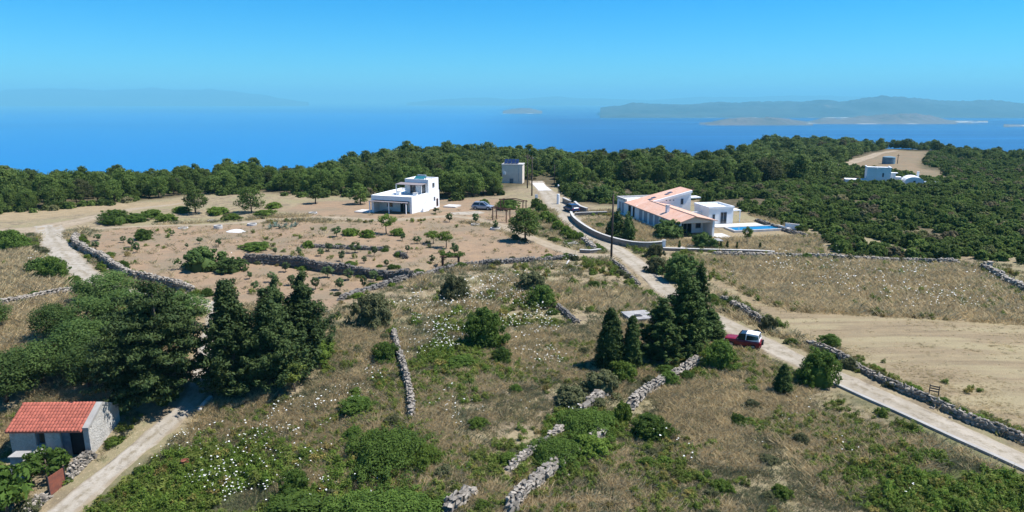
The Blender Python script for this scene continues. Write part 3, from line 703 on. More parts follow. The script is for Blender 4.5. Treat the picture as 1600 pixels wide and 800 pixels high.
def make_agave(key, seed, mat='agave'):
    rg = np.random.default_rng(seed); V, Fc, T = [], [], []
    for k in range(26):
        a = rg.random() * 6.28; e = .25 + 1.1 * rg.random(); L = .95 * (.6 + .5 * rg.random()); o = len(V)
        dx, dy, dz = math.cos(a) * math.cos(e), math.sin(a) * math.cos(e), math.sin(e); sx, sy = -math.sin(a) * .08, math.cos(a) * .08
        V += [(-sx, -sy, 0), (sx, sy, 0), (dx * L * .6 + sx, dy * L * .6 + sy, dz * L * .6), (dx * L, dy * L, dz * L * .95)]
        Fc.append((o, o + 1, o + 2, o + 3)); T += [rg.random()] * 4
    proto(key, [('leaves', mesh_np('leaves', np.array(V), np.array(Fc), M[mat], np.array(T)))])
for i in range(5): make_pine('pine%d' % i, 100 + i, (5.8, 5.2, 6.0, 5.4, 4.8)[i], (4.8, 5.4, 4.4, 4.6, 5.0)[i], 50, 56, .19, 'pine', (.28, .22, .30, .18, .24)[i], (.42, .28, .5, .45, .32)[i])
for i in range(5): make_pine('farpine%d' % i, 140 + i, (5.4, 5.0, 5.8, 5.2, 4.4)[i], (5.4, 6.0, 5.0, 5.4, 5.8)[i], 38, 44, .26, 'pine_far', .2, (.40, .25, .45, .36, .28)[i])
make_pine('lonepine', 171, 5.2, 4.6, 60, 70, .17, 'pine', .30, .38)
for i in range(4): make_olive('young%d' % i, 200 + i, 1.7, 1.3, 22, 70, .075, 'olive', .16, .035)
for i in range(3): make_olive('olive%d' % i, 210 + i, 3.6, 4.4, 70, 130, .085, 'carob', .12, .12)
make_olive('almond', 221, 2.8, 3.0, 24, 60, .12, 'lush', .35, .07)
make_olive('fig', 222, 2.2, 3.2, 30, 42, .17, 'fig', .10, .08)
make_olive('sapling', 223, 2.6, 2.0, 20, 30, .10, 'weed', .28, .05)
make_cypress('cyp_a', 301, 5.6, 2.7, 260, 70, .095, 'cypress', .62, .35)
make_cypress('cyp_b', 302, 5.4, 1.7, 190, 64, .09, 'cypress', .50, .3)
make_conifer('cyp_c', 303, 6.0, 2.9, 190, 44, .095, 'cypress', lambda t: (1 - t) ** .6 * min(1, .7 + t), 1.0, 1.0, tops=4)
make_conifer('cyp_tall', 304, 7.6, 3.7, 230, 44, .10, 'cypress', lambda t: (1 - t) ** .55 * min(1, .7 + t), .95, 1.0, tops=4)
make_cypress('cyp_thin', 305, 5.2, 1.1, 170, 56, .08, 'bright_cyp', .40, .15)
make_cypress('cyp_small', 306, 1.6, .42, 30, 30, .075, 'cypress', .5, .2)
make_conifer('con_a', 311, 8.4, 5.0, 230, 40, .115, 'conifer', lambda t: (1 - t) ** .95 * min(1, .75 + t), .75, .95)
make_conifer('con_b', 312, 7.6, 4.8, 230, 38, .115, 'conifer', lambda t: (1 - t) ** .85 * min(1, .75 + t), .95, 1.0, tops=5)
make_conifer('con_c', 313, 7.8, 5.0, 230, 38, .115, 'conifer', lambda t: (1 - t) ** .85 * min(1, .8 + t), .85, .95, tops=4)
make_conifer('cedar', 315, 7.6, 7.8, 165, 46, .12, 'conifer', lambda t: (1 - t ** 2.2) ** .6 * min(1, .62 + 1.6 * t), .12, .42, .06, tops=3, r0=.24)
make_cypress('yew', 317, 3.9, 3.0, 130, 46, .15, 'cypress', .22, .25, split=2)
for i in range(3): make_shrub('mastic%d' % i, 400 + i, 3.0, 3.0, 2.2, 150, 70, .075, 'mastic')
for i in range(2): make_shrub('grey%d' % i, 410 + i, 2.6, 2.4, 1.5, 110, 56, .085, 'greyshrub', vert=.4, lumps=.4)
for i in range(2): make_shrub('bright%d' % i, 420 + i, 2.6, 2.4, 1.4, 110, 56, .085, 'lush', lumps=.4)
for i in range(2): make_shrub('carob%d' % i, 430 + i, 3.0, 2.8, 2.0, 90, 46, .13, 'carob', lumps=.4)
make_shrub('spread', 440, 5.4, 4.4, 1.8, 330, 80, .075, 'mastic', lumps=.5)
make_shrub('spread_g', 441, 5.0, 3.6, 1.4, 260, 70, .08, 'lush', lumps=.55)
for i in range(5): make_shrub('maquis%d' % i, 450 + i, 2.8, 2.6, 1.6, 44, 36, .20, 'maquis', lumps=.35)
make_agave('agave', 460)

def place(key, name, label, cat, loc, rotz=0.0, scale=1.0, group=None):
    parts = PROTO[key]
    if len(parts) == 1:
        return tag(link(name, parts[0][1], None, loc, rotz, scale), label, cat, group)
    r = empty(name, loc, rotz, label, cat, group); r.scale = scale if hasattr(scale, '__len__') else (scale,) * 3
    for pn, me in parts: link(pn, me, r)
    return r
BASE = {k: None for k in PROTO}
def dims(key):
    if BASE[key] is None:
        mn = np.full(3, 1e9); mx = -mn
        for pn, me in PROTO[key]:
            if pn in ('trunk',): continue
            co = np.empty(len(me.vertices) * 3, np.float32); me.vertices.foreach_get('co', co); co = co.reshape(-1, 3)
            mn = np.minimum(mn, np.percentile(co, 1, axis=0)); mx = np.maximum(mx, np.percentile(co, 99, axis=0))
        BASE[key] = (mx[0] - mn[0], mx[1] - mn[1], mx[2])
    return BASE[key]
PLANTED = []       # (x, y, radius) kept clear of grass
def plant(key, name, label, cat, cx, base, top, width, group=None, rotz=None, back=.35):
    """stand a plant where the photo shows it: pixel column, pixel row of its foot and of its top, width in pixels"""
    p = G(cx, base); k = mpp(p); bw, bd, bh = dims(key)
    W = width * k; p = Vector((p.x * (1 + back * W / p.y), p.y + back * W, 0)); p.z = H(p.x, p.y)
    dep = math.atan2(CAM_H - p.z, math.hypot(p.x, p.y)); k = mpp(p)
    Hh = max(.3, (base - top) * k / math.cos(dep) - (back * W * 1.3) * math.tan(dep))
    r = random.random() * 6.28 if rotz is None else rotz
    if key.startswith('spread'):
        Dp = (base - top) * k / math.sin(dep) * .80; hm_ = min(1.5, .55 + .10 * Dp); q = G(cx, base); yy = q.y + Dp * .42; p = Vector((q.x * yy / q.y, yy, 0)); p.z = H(p.x, p.y)
        PLANTED.append((p.x, p.y, W * .40)); return place(key, name, label, cat, p, 0.0, (W / bw, Dp / bd, hm_ / bh), group)
    PLANTED.append((p.x, p.y, W * .42))
    sxy = W / ((bw + bd) / 2)
    return place(key, name, label, cat, p, r, (sxy, sxy, Hh / bh), group)

# ---- the lone pine and the dark conifers
plant('lonepine', 'pine_tree', 'lone round-headed pine standing beside the ochre driveway', 'tree', 821, 377, 327, 42, back=0)
g = 'cypresses beside the road above the red car'
plant('cyp_a', 'cypress_tree', 'broad cone-shaped dark cypress, leftmost of the clump left of the red car', 'tree', 953, 578, 486, 44, g, back=.12)
plant('cyp_b', 'cypress_tree', 'narrow dark cypress just right of the leftmost cone-shaped cypress of the clump', 'tree', 986, 578, 497, 30, g, back=.12)
plant('cyp_c', 'cypress_tree', 'dark many-stemmed cypress in the middle of the clump left of the red car', 'tree', 1032, 566, 474, 62, g, back=.12)
plant('cyp_tall', 'cypress_tree', 'tallest and widest dark cypress of the clump left of the red car', 'tree', 1066, 552, 432, 68, g, back=.10)
plant('cyp_c', 'cypress_tree', 'dark cypress rising at the rear right of the clump, beside the ploughed strip', 'tree', 1090, 516, 420, 34, g, back=.1)
plant('cyp_a', 'cypress_tree', 'short dark cypress at the right end of the clump, nearest the pale road', 'tree', 1109, 532, 484, 40, g, back=.1)
plant('cyp_small', 'cypress_tree', 'very small dark cypress in front of the right part of the cypress clump', 'tree', 1076, 570, 541, 14, g, back=0)
g = 'dark conifers between the lane and the central field'
plant('con_a', 'conifer_tree', 'tall pointed dark conifer right beside the pale lane', 'tree', 368, 618, 452, 92, g, back=.12)
plant('con_c', 'conifer_tree', 'bushy dark conifer in the middle of the conifer group, front row', 'tree', 425, 606, 466, 96, g, back=.12)
plant('con_b', 'conifer_tree', 'dark conifer with several tops at the right end of the conifer group', 'tree', 478, 562, 440, 84, g, back=.12)
plant('con_b', 'conifer_tree', 'dark conifer at the back of the conifer group, behind the front row', 'tree', 438, 570, 447, 60, g, back=.12)
plant('cyp_thin', 'cypress_tree', 'slender bright green cypress leaning among the dark conifers', 'tree', 466, 560, 468, 24, g, back=.1)
plant('cedar', 'conifer_tree', 'huge spreading dark conifer overhanging the lane behind the stone hut', 'tree', 256, 616, 458, 146, back=.0)
plant('sapling', 'sapling', 'thin young tree with sparse pale leaves right of the dark conifers', 'tree', 462, 612, 568, 34, back=0)
g = 'dark clipped cypresses behind the curved wall'
plant('yew', 'cypress_tree', 'round dark evergreen standing behind the curved white-capped wall', 'tree', 963, 372, 332, 28, g, back=.1)
plant('yew', 'cypress_tree', 'round dark evergreen right of its twin behind the curved wall', 'tree', 981, 377, 337, 22, g, back=.1)
for i, (x, w, tp) in enumerate(((1061, 5, 376), (1126, 6, 378), (1136, 5, 377), (1151, 4, 378), (1187, 5, 379))):
    plant('cyp_small', 'young_cypress', '%s small dark cypress from the left along the terrace wall below the villa' % ('first', 'second', 'third', 'fourth', 'fifth')[i], 'tree', x, 390, tp, w, 'small cypresses along the villa terrace', back=0)
plant('almond', 'fruit_tree', 'small green tree on the dry lawn in front of the swimming pool', 'tree', 1167, 382, 355, 13, back=0)
# ---- the dense green grove at the left
g = 'glossy green trees of the left grove'
for x, b, t, w, lb in ((165, 478, 428, 90, 'glossy green tree at the top of the left grove, beside the bend of the lane'),
                       (88, 535, 478, 66, 'leftmost glossy green tree at the upper edge of the grove'),
                       (140, 528, 470, 80, 'glossy green tree second from the left at the upper edge of the grove'),
                       (205, 515, 455, 96, 'glossy green tree right of the bend in the lane, middle of the grove'),
                       (275, 520, 462, 110, 'broad glossy green tree behind the huge spreading conifer'),
                       (130, 578, 505, 100, 'glossy green tree in the centre of the grove'),
                       (195, 570, 505, 90, 'glossy green tree touching the left side of the huge conifer'),
                       (70, 606, 540, 100, 'glossy green tree on the lower grove edge above the hut roof'),
                       (140, 612, 545, 90, 'glossy green tree on the lower grove edge, right of the stone hut'),
                       (10, 640, 560, 110, 'glossy green tree cut by the left edge of the picture, above the hut'),
                       (-15, 520, 470, 60, 'green tree just showing at the left edge beside the straw field')):
    plant('olive%d' % random.randrange(3), 'evergreen_tree', lb, 'tree', x, b, t, w * .9, g, back=.18)
# ---- the orchard, row by row
def row(pts, what, key='young', group='young olive trees of the orchard'):
    ords = 'first second third fourth fifth sixth seventh eighth ninth tenth eleventh twelfth'.split()
    pts = sorted(pts)
    for i, (x, b, h, w) in enumerate(pts):
        plant(key + (str(random.randrange(4)) if key == 'young' else ''), 'olive_tree', '%s young olive from the left, %s' % (ords[i], what), 'tree', x, b, b - h, w, group, back=0)
row([(364, 448, 13, 8), (399, 455, 16, 11), (424, 441, 16, 11), (456, 446, 16, 12), (493, 452, 18, 13), (531, 453, 18, 13), (569, 451, 20, 9)], 'lowest orchard row above the conifers')
row([(390, 436, 12, 9), (447, 425, 15, 12), (512, 434, 18, 17), (545, 438, 18, 13), (584, 440, 17, 13)], 'row just below the terrace wall')
row([(430, 397, 10, 7), (467, 399, 13, 9), (501, 400, 12, 10), (535, 408, 16, 11), (570, 411, 11, 8), (604, 416, 10, 8)], 'row just above the terrace wall')
row([(514, 393, 13, 11), (555, 395, 16, 17), (585, 400, 15, 10), (637, 395, 12, 7), (675, 411, 13, 9)], 'second row above the terrace wall')
row([(526, 370, 16, 14), (629, 376, 12, 9), (652, 381, 12, 12), (710, 398, 18, 15)], 'top orchard row below the white house')
row([(150, 390, 13, 10), (153, 376, 10, 11), (193, 379, 10, 8), (205, 386, 14, 9), (214, 395, 16, 10), (269, 368, 8, 8), (292, 389, 9, 5), (312, 381, 10, 8), (342, 386, 13, 8)], 'scattered at the left end of the orchard')
for x, b, t, w, lb in ((604, 366, 336, 26, 'leafy fruit tree directly below the white house porch'), (677, 381, 361, 22, 'low spreading fruit tree, left one of the pair on the right of the orchard'),
                       (697, 387, 362, 26, 'low spreading fruit tree, right one of the pair on the right of the orchard')):
    plant('almond', 'fruit_tree', lb, 'tree', x, b, t, w, 'fruit trees of the orchard', back=0)
g = 'clipped round garden trees along the driveway'
for x, b, t, w, lb in ((681, 334, 324, 9, 'round clipped tree beside the corner of the white house'), (702, 347, 334, 10, 'round clipped tree in front of the gravel parking place'),
                       (743, 350, 334, 11, 'round clipped tree with a low hedge at its foot, beside the driveway'), (774, 358, 344, 9, 'round clipped tree inside the round white planter')):
    plant('young%d' % random.randrange(4), 'garden_tree', lb, 'tree', x, b, t, w, g, back=0)
# ---- single pines in front of the left wood
for i, (x, b, t, w, lb) in enumerate(((306, 334, 294, 34, 'single pine standing on open ground at the left, tallest of four'), (393, 332, 293, 36, 'single bushy pine right of the tallest open-ground pine'),
                       (493, 318, 289, 22, 'small single pine left of the white house'), (563, 319, 287, 28, 'single pine closest to the left side of the white house'))):
    plant('pine%d' % i, 'pine_tree', lb, 'tree', x, b, t, w, 'single pines in front of the wood', back=0)
# ---- bushes one can tell apart
for key, x, b, t, w, lb in (
 ('mastic0', 757, 548, 483, 68, 'large round dark green bush in the middle of the central field'),
 ('mastic1', 846, 482, 447, 46, 'round bright-topped bush in the upper central field'),
 ('grey0', 831, 460, 426, 44, 'grey-green bush just behind the round bush of the upper central field'),
 ('grey1', 710, 470, 430, 48, 'dark grey-green bush at the upper left of the central field'),
 ('grey0', 583, 514, 460, 62, 'tall grey-green bush at the top of the broken stone wall'),
 ('mastic2', 602, 568, 536, 40, 'small dark bush beside the broken stone wall'),
 ('mastic0', 1015, 690, 649, 62, 'neat round bush alone in the foreground right of the rough stone walls'),
 ('mastic1', 1275, 606, 549, 62, 'tall dense dark bush at the edge of the road'),
 ('cyp_a', 1222, 617, 570, 26, 'narrow upright dark bush left of the dense roadside bush'),
 ('mastic2', 1122, 580, 534, 52, 'dark bush just in front of the bonnet of the red car'),
 ('mastic0', 1296, 546, 522, 34, 'small round bush on the stubble side of the roadside wall'),
 ('spread', 868, 736, 678, 100, 'dense dark bush lying over the near stone wall'),
 ('bright0', 925, 718, 684, 60, 'bright green bush right behind the dense dark bush on the near wall'),
 ('spread', 915, 690, 634, 110, 'wide low dark bush between the two rough stone walls'),
 ('grey1', 893, 640, 606, 56, 'blue-green bush above the wide low bush between the walls'),
 ('bright1', 972, 662, 630, 28, 'small bright bush at the foot of the pale stone wall'),
 ('spread', 612, 752, 650, 136, 'broad dark green bush covering the lower end of the broken wall'),
 ('spread_g', 668, 740, 690, 50, 'light green bush fringing the right of the broad dark bush'),
 ('spread', 610, 845, 752, 200, 'big dark bush at the bottom edge of the picture'),
 ('mastic1', 470, 835, 780, 120, 'low green bush at the bottom edge, left of the big dark bush'),
 ('mastic0', 559, 652, 622, 60, 'low flat dark bush left of the broken stone wall'),
 ('mastic1', 553, 688, 668, 34, 'small flat dark bush below the low flat bush left of the broken wall'),
 ('mastic2', 463, 780, 736, 46, 'small dark round bush among the white flowers at lower left'),
 ('bright0', 972, 598, 566, 46, 'yellow-green dome bush in front of the cypress clump'),
 ('grey0', 940, 618, 582, 54, 'brownish dome bush in front of the leftmost cypress'),
 ('mastic0', 785, 570, 543, 32, 'small dark bush right below the large round bush of the central field'),
 ('mastic2', 722, 576, 556, 44, 'light low bush left of the small dark bush in the central field'),
 ('bright1', 500, 570, 538, 50, 'bright green low bush at the right foot of the dark conifers'),
 ('mastic1', 18, 393, 360, 52, 'dark bush at the left edge beside the sandy track'),
 ('mastic2', 85, 437, 402, 44, 'dark bush on the inner edge of the lane at left'),
 ('carob0', 62, 428, 404, 34, 'white-flowered bush next to the dark bush on the inner edge of the lane'),
 ('carob1', 318, 426, 387, 62, 'large green bush at the left end of the long terrace wall'),
 ('carob0', 358, 428, 402, 50, 'green bush right of the large bush at the end of the terrace wall'),
 ('mastic0', 400, 393, 378, 46, 'low dark bush just above the long terrace wall'),
 ('mastic1', 180, 352, 329, 44, 'bush between the sandy track and the orchard at left'),
 ('mastic2', 215, 348, 334, 40, 'flat bush right of the bush between sandy track and orchard'),
 ('mastic0', 225, 376, 358, 28, 'small bush beside the path at the left end of the orchard'),
 ('carob0', 1045, 375, 345, 52, 'rounded dark green bush against the long wall of the villa'),
 ('carob1', 1098, 390, 364, 38, 'rounded dark green bush below the villa porch'),
 ('grey1', 1022, 404, 382, 30, 'grey-green bush at the end of the curved white-capped wall'),
 ('carob0', 1060, 442, 397, 58, 'large green bush above the cypress clump beside the road'),
 ('grey0', 1026, 428, 402, 34, 'grey bush on the roadside left of the large green bush'),
 ('carob1', 905, 316, 294, 30, 'green bush left of the villa beside the lamp pillar'),
 ('carob0', 940, 316, 291, 44, 'large green bush behind the parked blue car'),
 ('mastic0', 757, 324, 311, 18, 'small bush behind the silver car'),
 ('mastic1', 792, 328, 312, 38, 'wide bush right of the silver car'),
 ('mastic2', 838, 326, 310, 18, 'dark bush at the edge of the bright concrete strip'),
 ('greyshrub' if False else 'grey0', 1200, 520, 494, 26, 'small bush at the upper end of the roadside wall')):
    plant(key, 'bush', lb, 'bush', x, b, t, w, 'single bushes', back=.34)
for i, (x, b) in enumerate(((846, 334), (852, 345), (862, 352), (872, 360), (884, 368), (893, 374), (905, 378))):
    plant('bright%d' % (i % 2), 'hedge_bush', '%s green bush down the left road edge above the driveway' % ('first', 'second', 'third', 'fourth', 'fifth', 'sixth', 'seventh')[i], 'bush', x, b, b - 15, 20, 'bushes along the road edge', back=.3)
for i, (x, b_) in enumerate(((423, 357), (431, 354), (438, 357), (446, 355), (454, 357), (462, 354))):
    plant('agave', 'agave', '%s grey-green agave from the left in the orchard patch left of the white house' % ('first', 'second', 'third', 'fourth', 'fifth', 'sixth')[i], 'agave', x, b_, b_ - 9, 15, 'agaves in the orchard', back=0)
for i, (x, b_, h_, w_, lb) in enumerate(((238, 340, 12, 34, 'bright green bush between the sandy track and the tallest single pine'), (262, 347, 12, 30, 'bright green bush above the orchard path, left of the tallest single pine'), (283, 333, 10, 26, 'small green bush just left of the tallest single pine'),
        (340, 336, 12, 34, 'bright green bush between the two left single pines'), (362, 344, 10, 30, 'low green bush below the gap between the two left single pines'), (415, 340, 12, 34, 'bright green bush right of the bushy single pine'), (428, 326, 10, 24, 'small green bush at the wood edge right of the bushy single pine'),
        (548, 369, 12, 24, 'green vine-like bush in the top orchard row, left one'), (575, 372, 13, 22, 'green vine-like bush in the top orchard row, middle one'), (622, 369, 12, 20, 'green vine-like bush in the top orchard row, right one'), (482, 388, 12, 18, 'green bush on the short dark terrace step'))):
    plant('bright%d' % (i % 2), 'bush', lb, 'bush', x, b_, b_ - h_, w_, 'single bushes', back=.3)
plant('fig', 'fig_tree', 'bright leafy fig tree in front of the stone hut', 'tree', 80, 748, 706, 62, back=.1)
plant('fig', 'fig_tree', 'bright leafy tree at the bottom left corner', 'tree', 12, 812, 736, 76, back=.1)
# ------------------------------------------------------------------ dry stone walls
def stone_mesh(seed, mat):
    rg = random.Random(seed); bm = bmesh.new()
    for k in range(11):
        v = Vector((rg.uniform(-1, 1), rg.uniform(-1, 1), rg.uniform(-1, 1)))
        m = max(abs(v.x), abs(v.y), abs(v.z)); v = v / m * rg.uniform(.82, 1.0); bm.verts.new(v * .5)
    bmesh.ops.convex_hull(bm, input=bm.verts[:]); bmesh.ops.delete(bm, geom=[v for v in bm.verts if not v.link_faces], context='VERTS')
    bmesh.ops.recalc_face_normals(bm, faces=bm.faces)
    me = bpy.data.meshes.new('stone'); bm.to_mesh(me); bm.free(); me.materials.append(mat); return me
STONES = {k: [stone_mesh(i + 50, M[k]) for i in range(8)] for k in ('stone', 'darkstone')}
def stone_arrays(me):
    co = np.empty(len(me.vertices) * 3); me.vertices.foreach_get('co', co); return co.reshape(-1, 3), [tuple(p.vertices) for p in me.polygons]
SARR = {k: [stone_arrays(m) for m in v] for k, v in STONES.items()}
WALLS = []; WALLNAME = []
def drystone(label, pts, h=.9, w=.55, size=.34, mat='stone', single=True, gap=.0, seed=1, messy=.35, name='stone_wall', cut=290):
    """rubble core plus laid stones; single=True makes the stones that show largest parts of their own"""
    rg = random.Random(seed); L = smooth_line([tuple(G(*p)[:2]) for p in pts], .25); WALLS.append((L, w)); WALLNAME.append(label)
    root = empty(name, (float(L[0][0]), float(L[0][1]), H(*L[0][:2])), 0, label, 'wall', 'dry stone walls'); root['kind'] = 'thing'; o = root.location
    T = np.gradient(L, axis=0); T /= np.linalg.norm(T, axis=1)[:, None]; n = len(L)
    cum = np.concatenate([[0], np.cumsum(np.linalg.norm(np.diff(L, axis=0), axis=1))]); total = cum[-1]
    hh = lambda s: h * (.72 + .5 * float(vnoise(s, seed, 2.3, seed))) * float(S(min(s, total - s) / .9 + .25))
    at = lambda s: (np.array([np.interp(s, cum, L[:, 0]), np.interp(s, cum, L[:, 1])]), np.array([np.interp(s, cum, T[:, 0]), np.interp(s, cum, T[:, 1])]))
    mb = MB(); prev = None; s = 0.0
    while s <= total:
        c, t = at(s); nrm = np.array([-t[1], t[0]]); z = H(*c) - o.z; q = hh(s) * .86; ww = w * .40
        ring = [(c[0] - o.x + nrm[0] * a, c[1] - o.y + nrm[1] * a, z + b) for a, b in ((-ww * 1.25, -.3), (ww * 1.25, -.3), (ww, q * .8), (ww * .5, q), (-ww * .5, q), (-ww, q * .8))]
        k = len(mb.v); mb.v += ring
        if prev is not None:
            for i in range(6): mb.f.append((prev + i, prev + (i + 1) % 6, k + (i + 1) % 6, k + i)); mb.m.append(0)
        else: mb.f.append((0, 1, 2, 3, 4, 5)); mb.m.append(0)
        prev = k; s += .5
    mb.f.append(tuple(prev + i for i in range(6))); mb.m.append(0)
    mb.build('rubble', M['core'], root)
    items = []
    s = 0.0
    while s < total:
        c, t = at(s); nrm = np.array([-t[1], t[0]]); tocam = -c / np.linalg.norm(c); side = 1 if nrm @ tocam > 0 else -1
        q = hh(s); courses = max(1, int(q / (size * .72))); st = size * rg.uniform(.8, 1.25)
        if rg.random() > gap:
            for k in range(courses):
                for sd in (side, -side):
                    a = sd * w * (.42 - .05 * k / courses) + rg.gauss(0, .03)
                    items.append((1 if sd == side else 0, c + t * rg.uniform(-.08, .08) + nrm * a, H(*c) + (k + .45) * q / courses, st * rg.uniform(.9, 1.2), size * rg.uniform(.7, 1.0), q / courses * rg.uniform(.95, 1.25), math.atan2(t[1], t[0]) + rg.gauss(0, messy * .5), rg.gauss(0, messy * .3)))
            for a in ((-.2, .2) if w > .5 else (0,)):
                items.append((2, c + nrm * (a * w + rg.gauss(0, .05)), H(*c) + q * rg.uniform(.93, 1.08), st * rg.uniform(.9, 1.3), size * rg.uniform(.8, 1.2), size * rg.uniform(.5, .85), math.atan2(t[1], t[0]) + rg.gauss(0, messy), rg.gauss(0, messy * .6)))
        s += st * .86
    # a few fallen ones at the foot
    for k in range(int(total * .5)):
        c, t = at(rg.uniform(0, total)); nrm = np.array([-t[1], t[0]]); a = rg.choice((-1, 1)) * w * rg.uniform(.7, 1.5); p = c + nrm * a
        items.append((1, p, H(*p) + size * .15, size * rg.uniform(.6, 1), size * rg.uniform(.6, 1), size * rg.uniform(.4, .7), rg.uniform(0, 6.28), rg.gauss(0, .3)))
    items.sort(key=lambda i: (-i[0] if i[0] else 0, np.linalg.norm(i[1])))
    one = items[:cut] if single else []; rest = items[cut:] if single else items
    for it in one:
        _, p, z, a, b, c_, rz, rx = it
        st = link('stone', rg.choice(STONES[mat]), root, (p[0] - o.x, p[1] - o.y, z - o.z), 0, (a, b, c_)); st.rotation_euler = (rx, rx * .6, rz)
    if rest:
        vs, fs, k = [], [], 0
        for _, p, z, a, b, c_, rz, rx in rest:
            co, fc = rg.choice(SARR[mat]); R = np.array(Matrix.Rotation(rz, 3, 'Z') @ Matrix.Rotation(rx, 3, 'X'))
            vs.append((co * (a, b, c_)) @ R.T + (p[0] - o.x, p[1] - o.y, z - o.z)); fs += [tuple(i + k for i in f) for f in fc]; k += len(co)
        me = bpy.data.meshes.new('stonework'); me.from_pydata(np.concatenate(vs).tolist(), [], fs); me.materials.append(M[mat])
        tag(link('stonework', me, root), kind='stuff')
    return root
drystone('rough pale stone wall running from the bottom edge up under the dense dark bush', [(792, 806), (815, 778), (850, 748), (882, 722), (905, 706)], .6, .72, .31, 'stone', True, .02, 2)
drystone('short broken end of stone wall beyond the dense dark bush', [(920, 698), (948, 676)], .7, .7, .36, 'stone', True, .1, 3)
drystone('low tumbled stone wall left of the rough foreground wall, running under the bushes', [(793, 738), (830, 708), (868, 680), (880, 668)], .42, .55, .28, 'stone', True, .15, 4)
drystone('short stretch of stone wall at the bottom edge left of the rough foreground wall', [(694, 806), (718, 786), (742, 768)], .6, .65, .36, 'stone', True, .05, 5)
drystone('small heap-like bit of wall between the blue-green bush and the pale wall', [(905, 644), (925, 632), (943, 617)], .6, .6, .32, 'stone', True, .1, 6)
drystone('pale neat stone wall climbing from the foreground towards the red car', [(984, 640), (1000, 622), (1030, 604), (1060, 586), (1097, 566)], .62, .62, .30, 'stone', True, .02, 7)
drystone('broken dark stone wall dividing the central field', [(614, 520), (622, 552), (634, 590), (641, 620), (644, 656)], .75, .38, .28, 'stone', True, .12, 8)
drystone('long grey rubble wall along the right side of the road beside the stubble', [(1256, 536), (1290, 548), (1320, 566), (1365, 590), (1410, 612), (1460, 632), (1510, 658), (1560, 676), (1620, 700), (1680, 724)], .52, .5, .30, 'stone', True, .05, 9)
drystone('rubble wall between road and stubble, above the red car', [(1124, 470), (1150, 482), (1180, 500), (1208, 516)], .7, .6, .34, 'stone', True, .08, 10)
drystone('long stone wall along the lane at the left end of the orchard', [(122, 372), (118, 384), (150, 402), (175, 418), (205, 434), (250, 445), (304, 458)], 1.0, .6, .42, 'stone', False, .0, 11)
drystone('dark terrace wall crossing the middle of the orchard', [(378, 410), (440, 414), (520, 426), (600, 435), (648, 437)], 1.15, .7, .42, 'darkstone', False, .0, 12)
drystone('short dark terrace step above the long terrace wall', [(470, 386), (500, 387), (560, 390), (604, 392)], .5, .5, .36, 'darkstone', False, .1, 13)
drystone('small heap of dark stones in the upper orchard', [(618, 398), (636, 405)], .5, .6, .34, 'darkstone', False, 0, 14)
drystone('low stone wall crossing the straw fields at the left edge', [(-40, 484), (0, 478), (60, 467), (122, 457)], .7, .6, .36, 'stone', False, .05, 15)
drystone('overgrown boundary wall between orchard and central field', [(530, 470), (570, 456), (640, 436), (720, 418), (800, 411), (900, 404)], .55, .6, .34, 'darkstone', False, .12, 16)
drystone('rubble wall along the back of the flowering field', [(1110, 400), (1200, 402), (1330, 407), (1430, 411), (1500, 413)], .6, .6, .36, 'stone', False, .12, 17)
drystone('rubble wall at the right edge of the flowering field', [(1534, 420), (1560, 435), (1585, 450), (1640, 480)], .8, .7, .42, 'stone', False, .06, 18)
drystone('tumbled boulders left of the road opposite the curved wall', [(902, 368), (912, 378), (924, 388), (930, 394)], .7, .7, .5, 'stone', False, .1, 19)
drystone('low wall behind the swimming pool', [(1180, 345), (1216, 358), (1262, 372)], .5, .5, .36, 'darkstone', False, .0, 20)
drystone('stone edging where the central field meets the road', [(955, 408), (975, 424), (998, 446)], .4, .5, .32, 'stone', False, .15, 21)
drystone('half-buried stone row in the upper central field', [(868, 478), (885, 492), (902, 506)], .4, .5, .34, 'darkstone', False, .2, 22)

def strip_wall(name, label, pts, h, w, mat, capmat=None, capt=.1, step=.6, group=None, sink=.4):
    L = smooth_line([tuple(G(*p)[:2]) for p in pts], step); WALLS.append((L, w)); WALLNAME.append(label); o = Vector((L[0][0], L[0][1], H(*L[0][:2])))
    root = empty(name, o, 0, label, 'wall', group); root['kind'] = 'thing'; T = np.gradient(L, axis=0); T /= np.linalg.norm(T, axis=1)[:, None]
    def loft(z0, z1, ww, nm, mt):
        mb = MB(); k0 = None
        for i, (c, t) in enumerate(zip(L, T)):
            n_ = (-t[1], t[0]); z = H(*c) - o.z; k = len(mb.v)
            mb.v += [(c[0] - o.x + n_[0] * a, c[1] - o.y + n_[1] * a, z + b) for a, b in ((-ww / 2, z0), (ww / 2, z0), (ww / 2, z1), (-ww / 2, z1))]
            if k0 is None: mb.f.append((0, 1, 2, 3)); mb.m.append(0)
            else:
                for j in range(4): mb.f.append((k0 + j, k0 + (j + 1) % 4, k + (j + 1) % 4, k + j)); mb.m.append(0)
            k0 = k
        mb.f.append((k0, k0 + 1, k0 + 2, k0 + 3)); mb.m.append(0); return mb.build(nm, mt, root)
    loft(-sink, h, w, 'masonry', mat)
    if capmat: loft(h, h + capt, w + .12, 'coping', capmat)
    return root
CURV = surf('grey_brown_masonry', (.20, .165, .135), (.28, .24, .20), 3, (.12, .10, .085), 7, bmp=.7, bdist=.08, coords='w')
strip_wall('garden_wall', 'curved stone wall with a white coping in front of the villa garden', [(892, 338), (897, 347), (915, 361), (940, 374), (965, 382), (990, 387), (1015, 388), (1036, 386)], .85, .32, CURV, M['whitecap'], .08)
strip_wall('garden_wall', 'short white-topped wall beside the parked blue car', [(898, 322), (906, 329), (917, 333)], .9, .35, CURV, M['whitecap'], .12)
strip_wall('garden_wall', 'thin white-topped wall crossing the villa garden', [(898, 337), (920, 336), (948, 335)], .5, .25, CURV, M['whitecap'], .1)
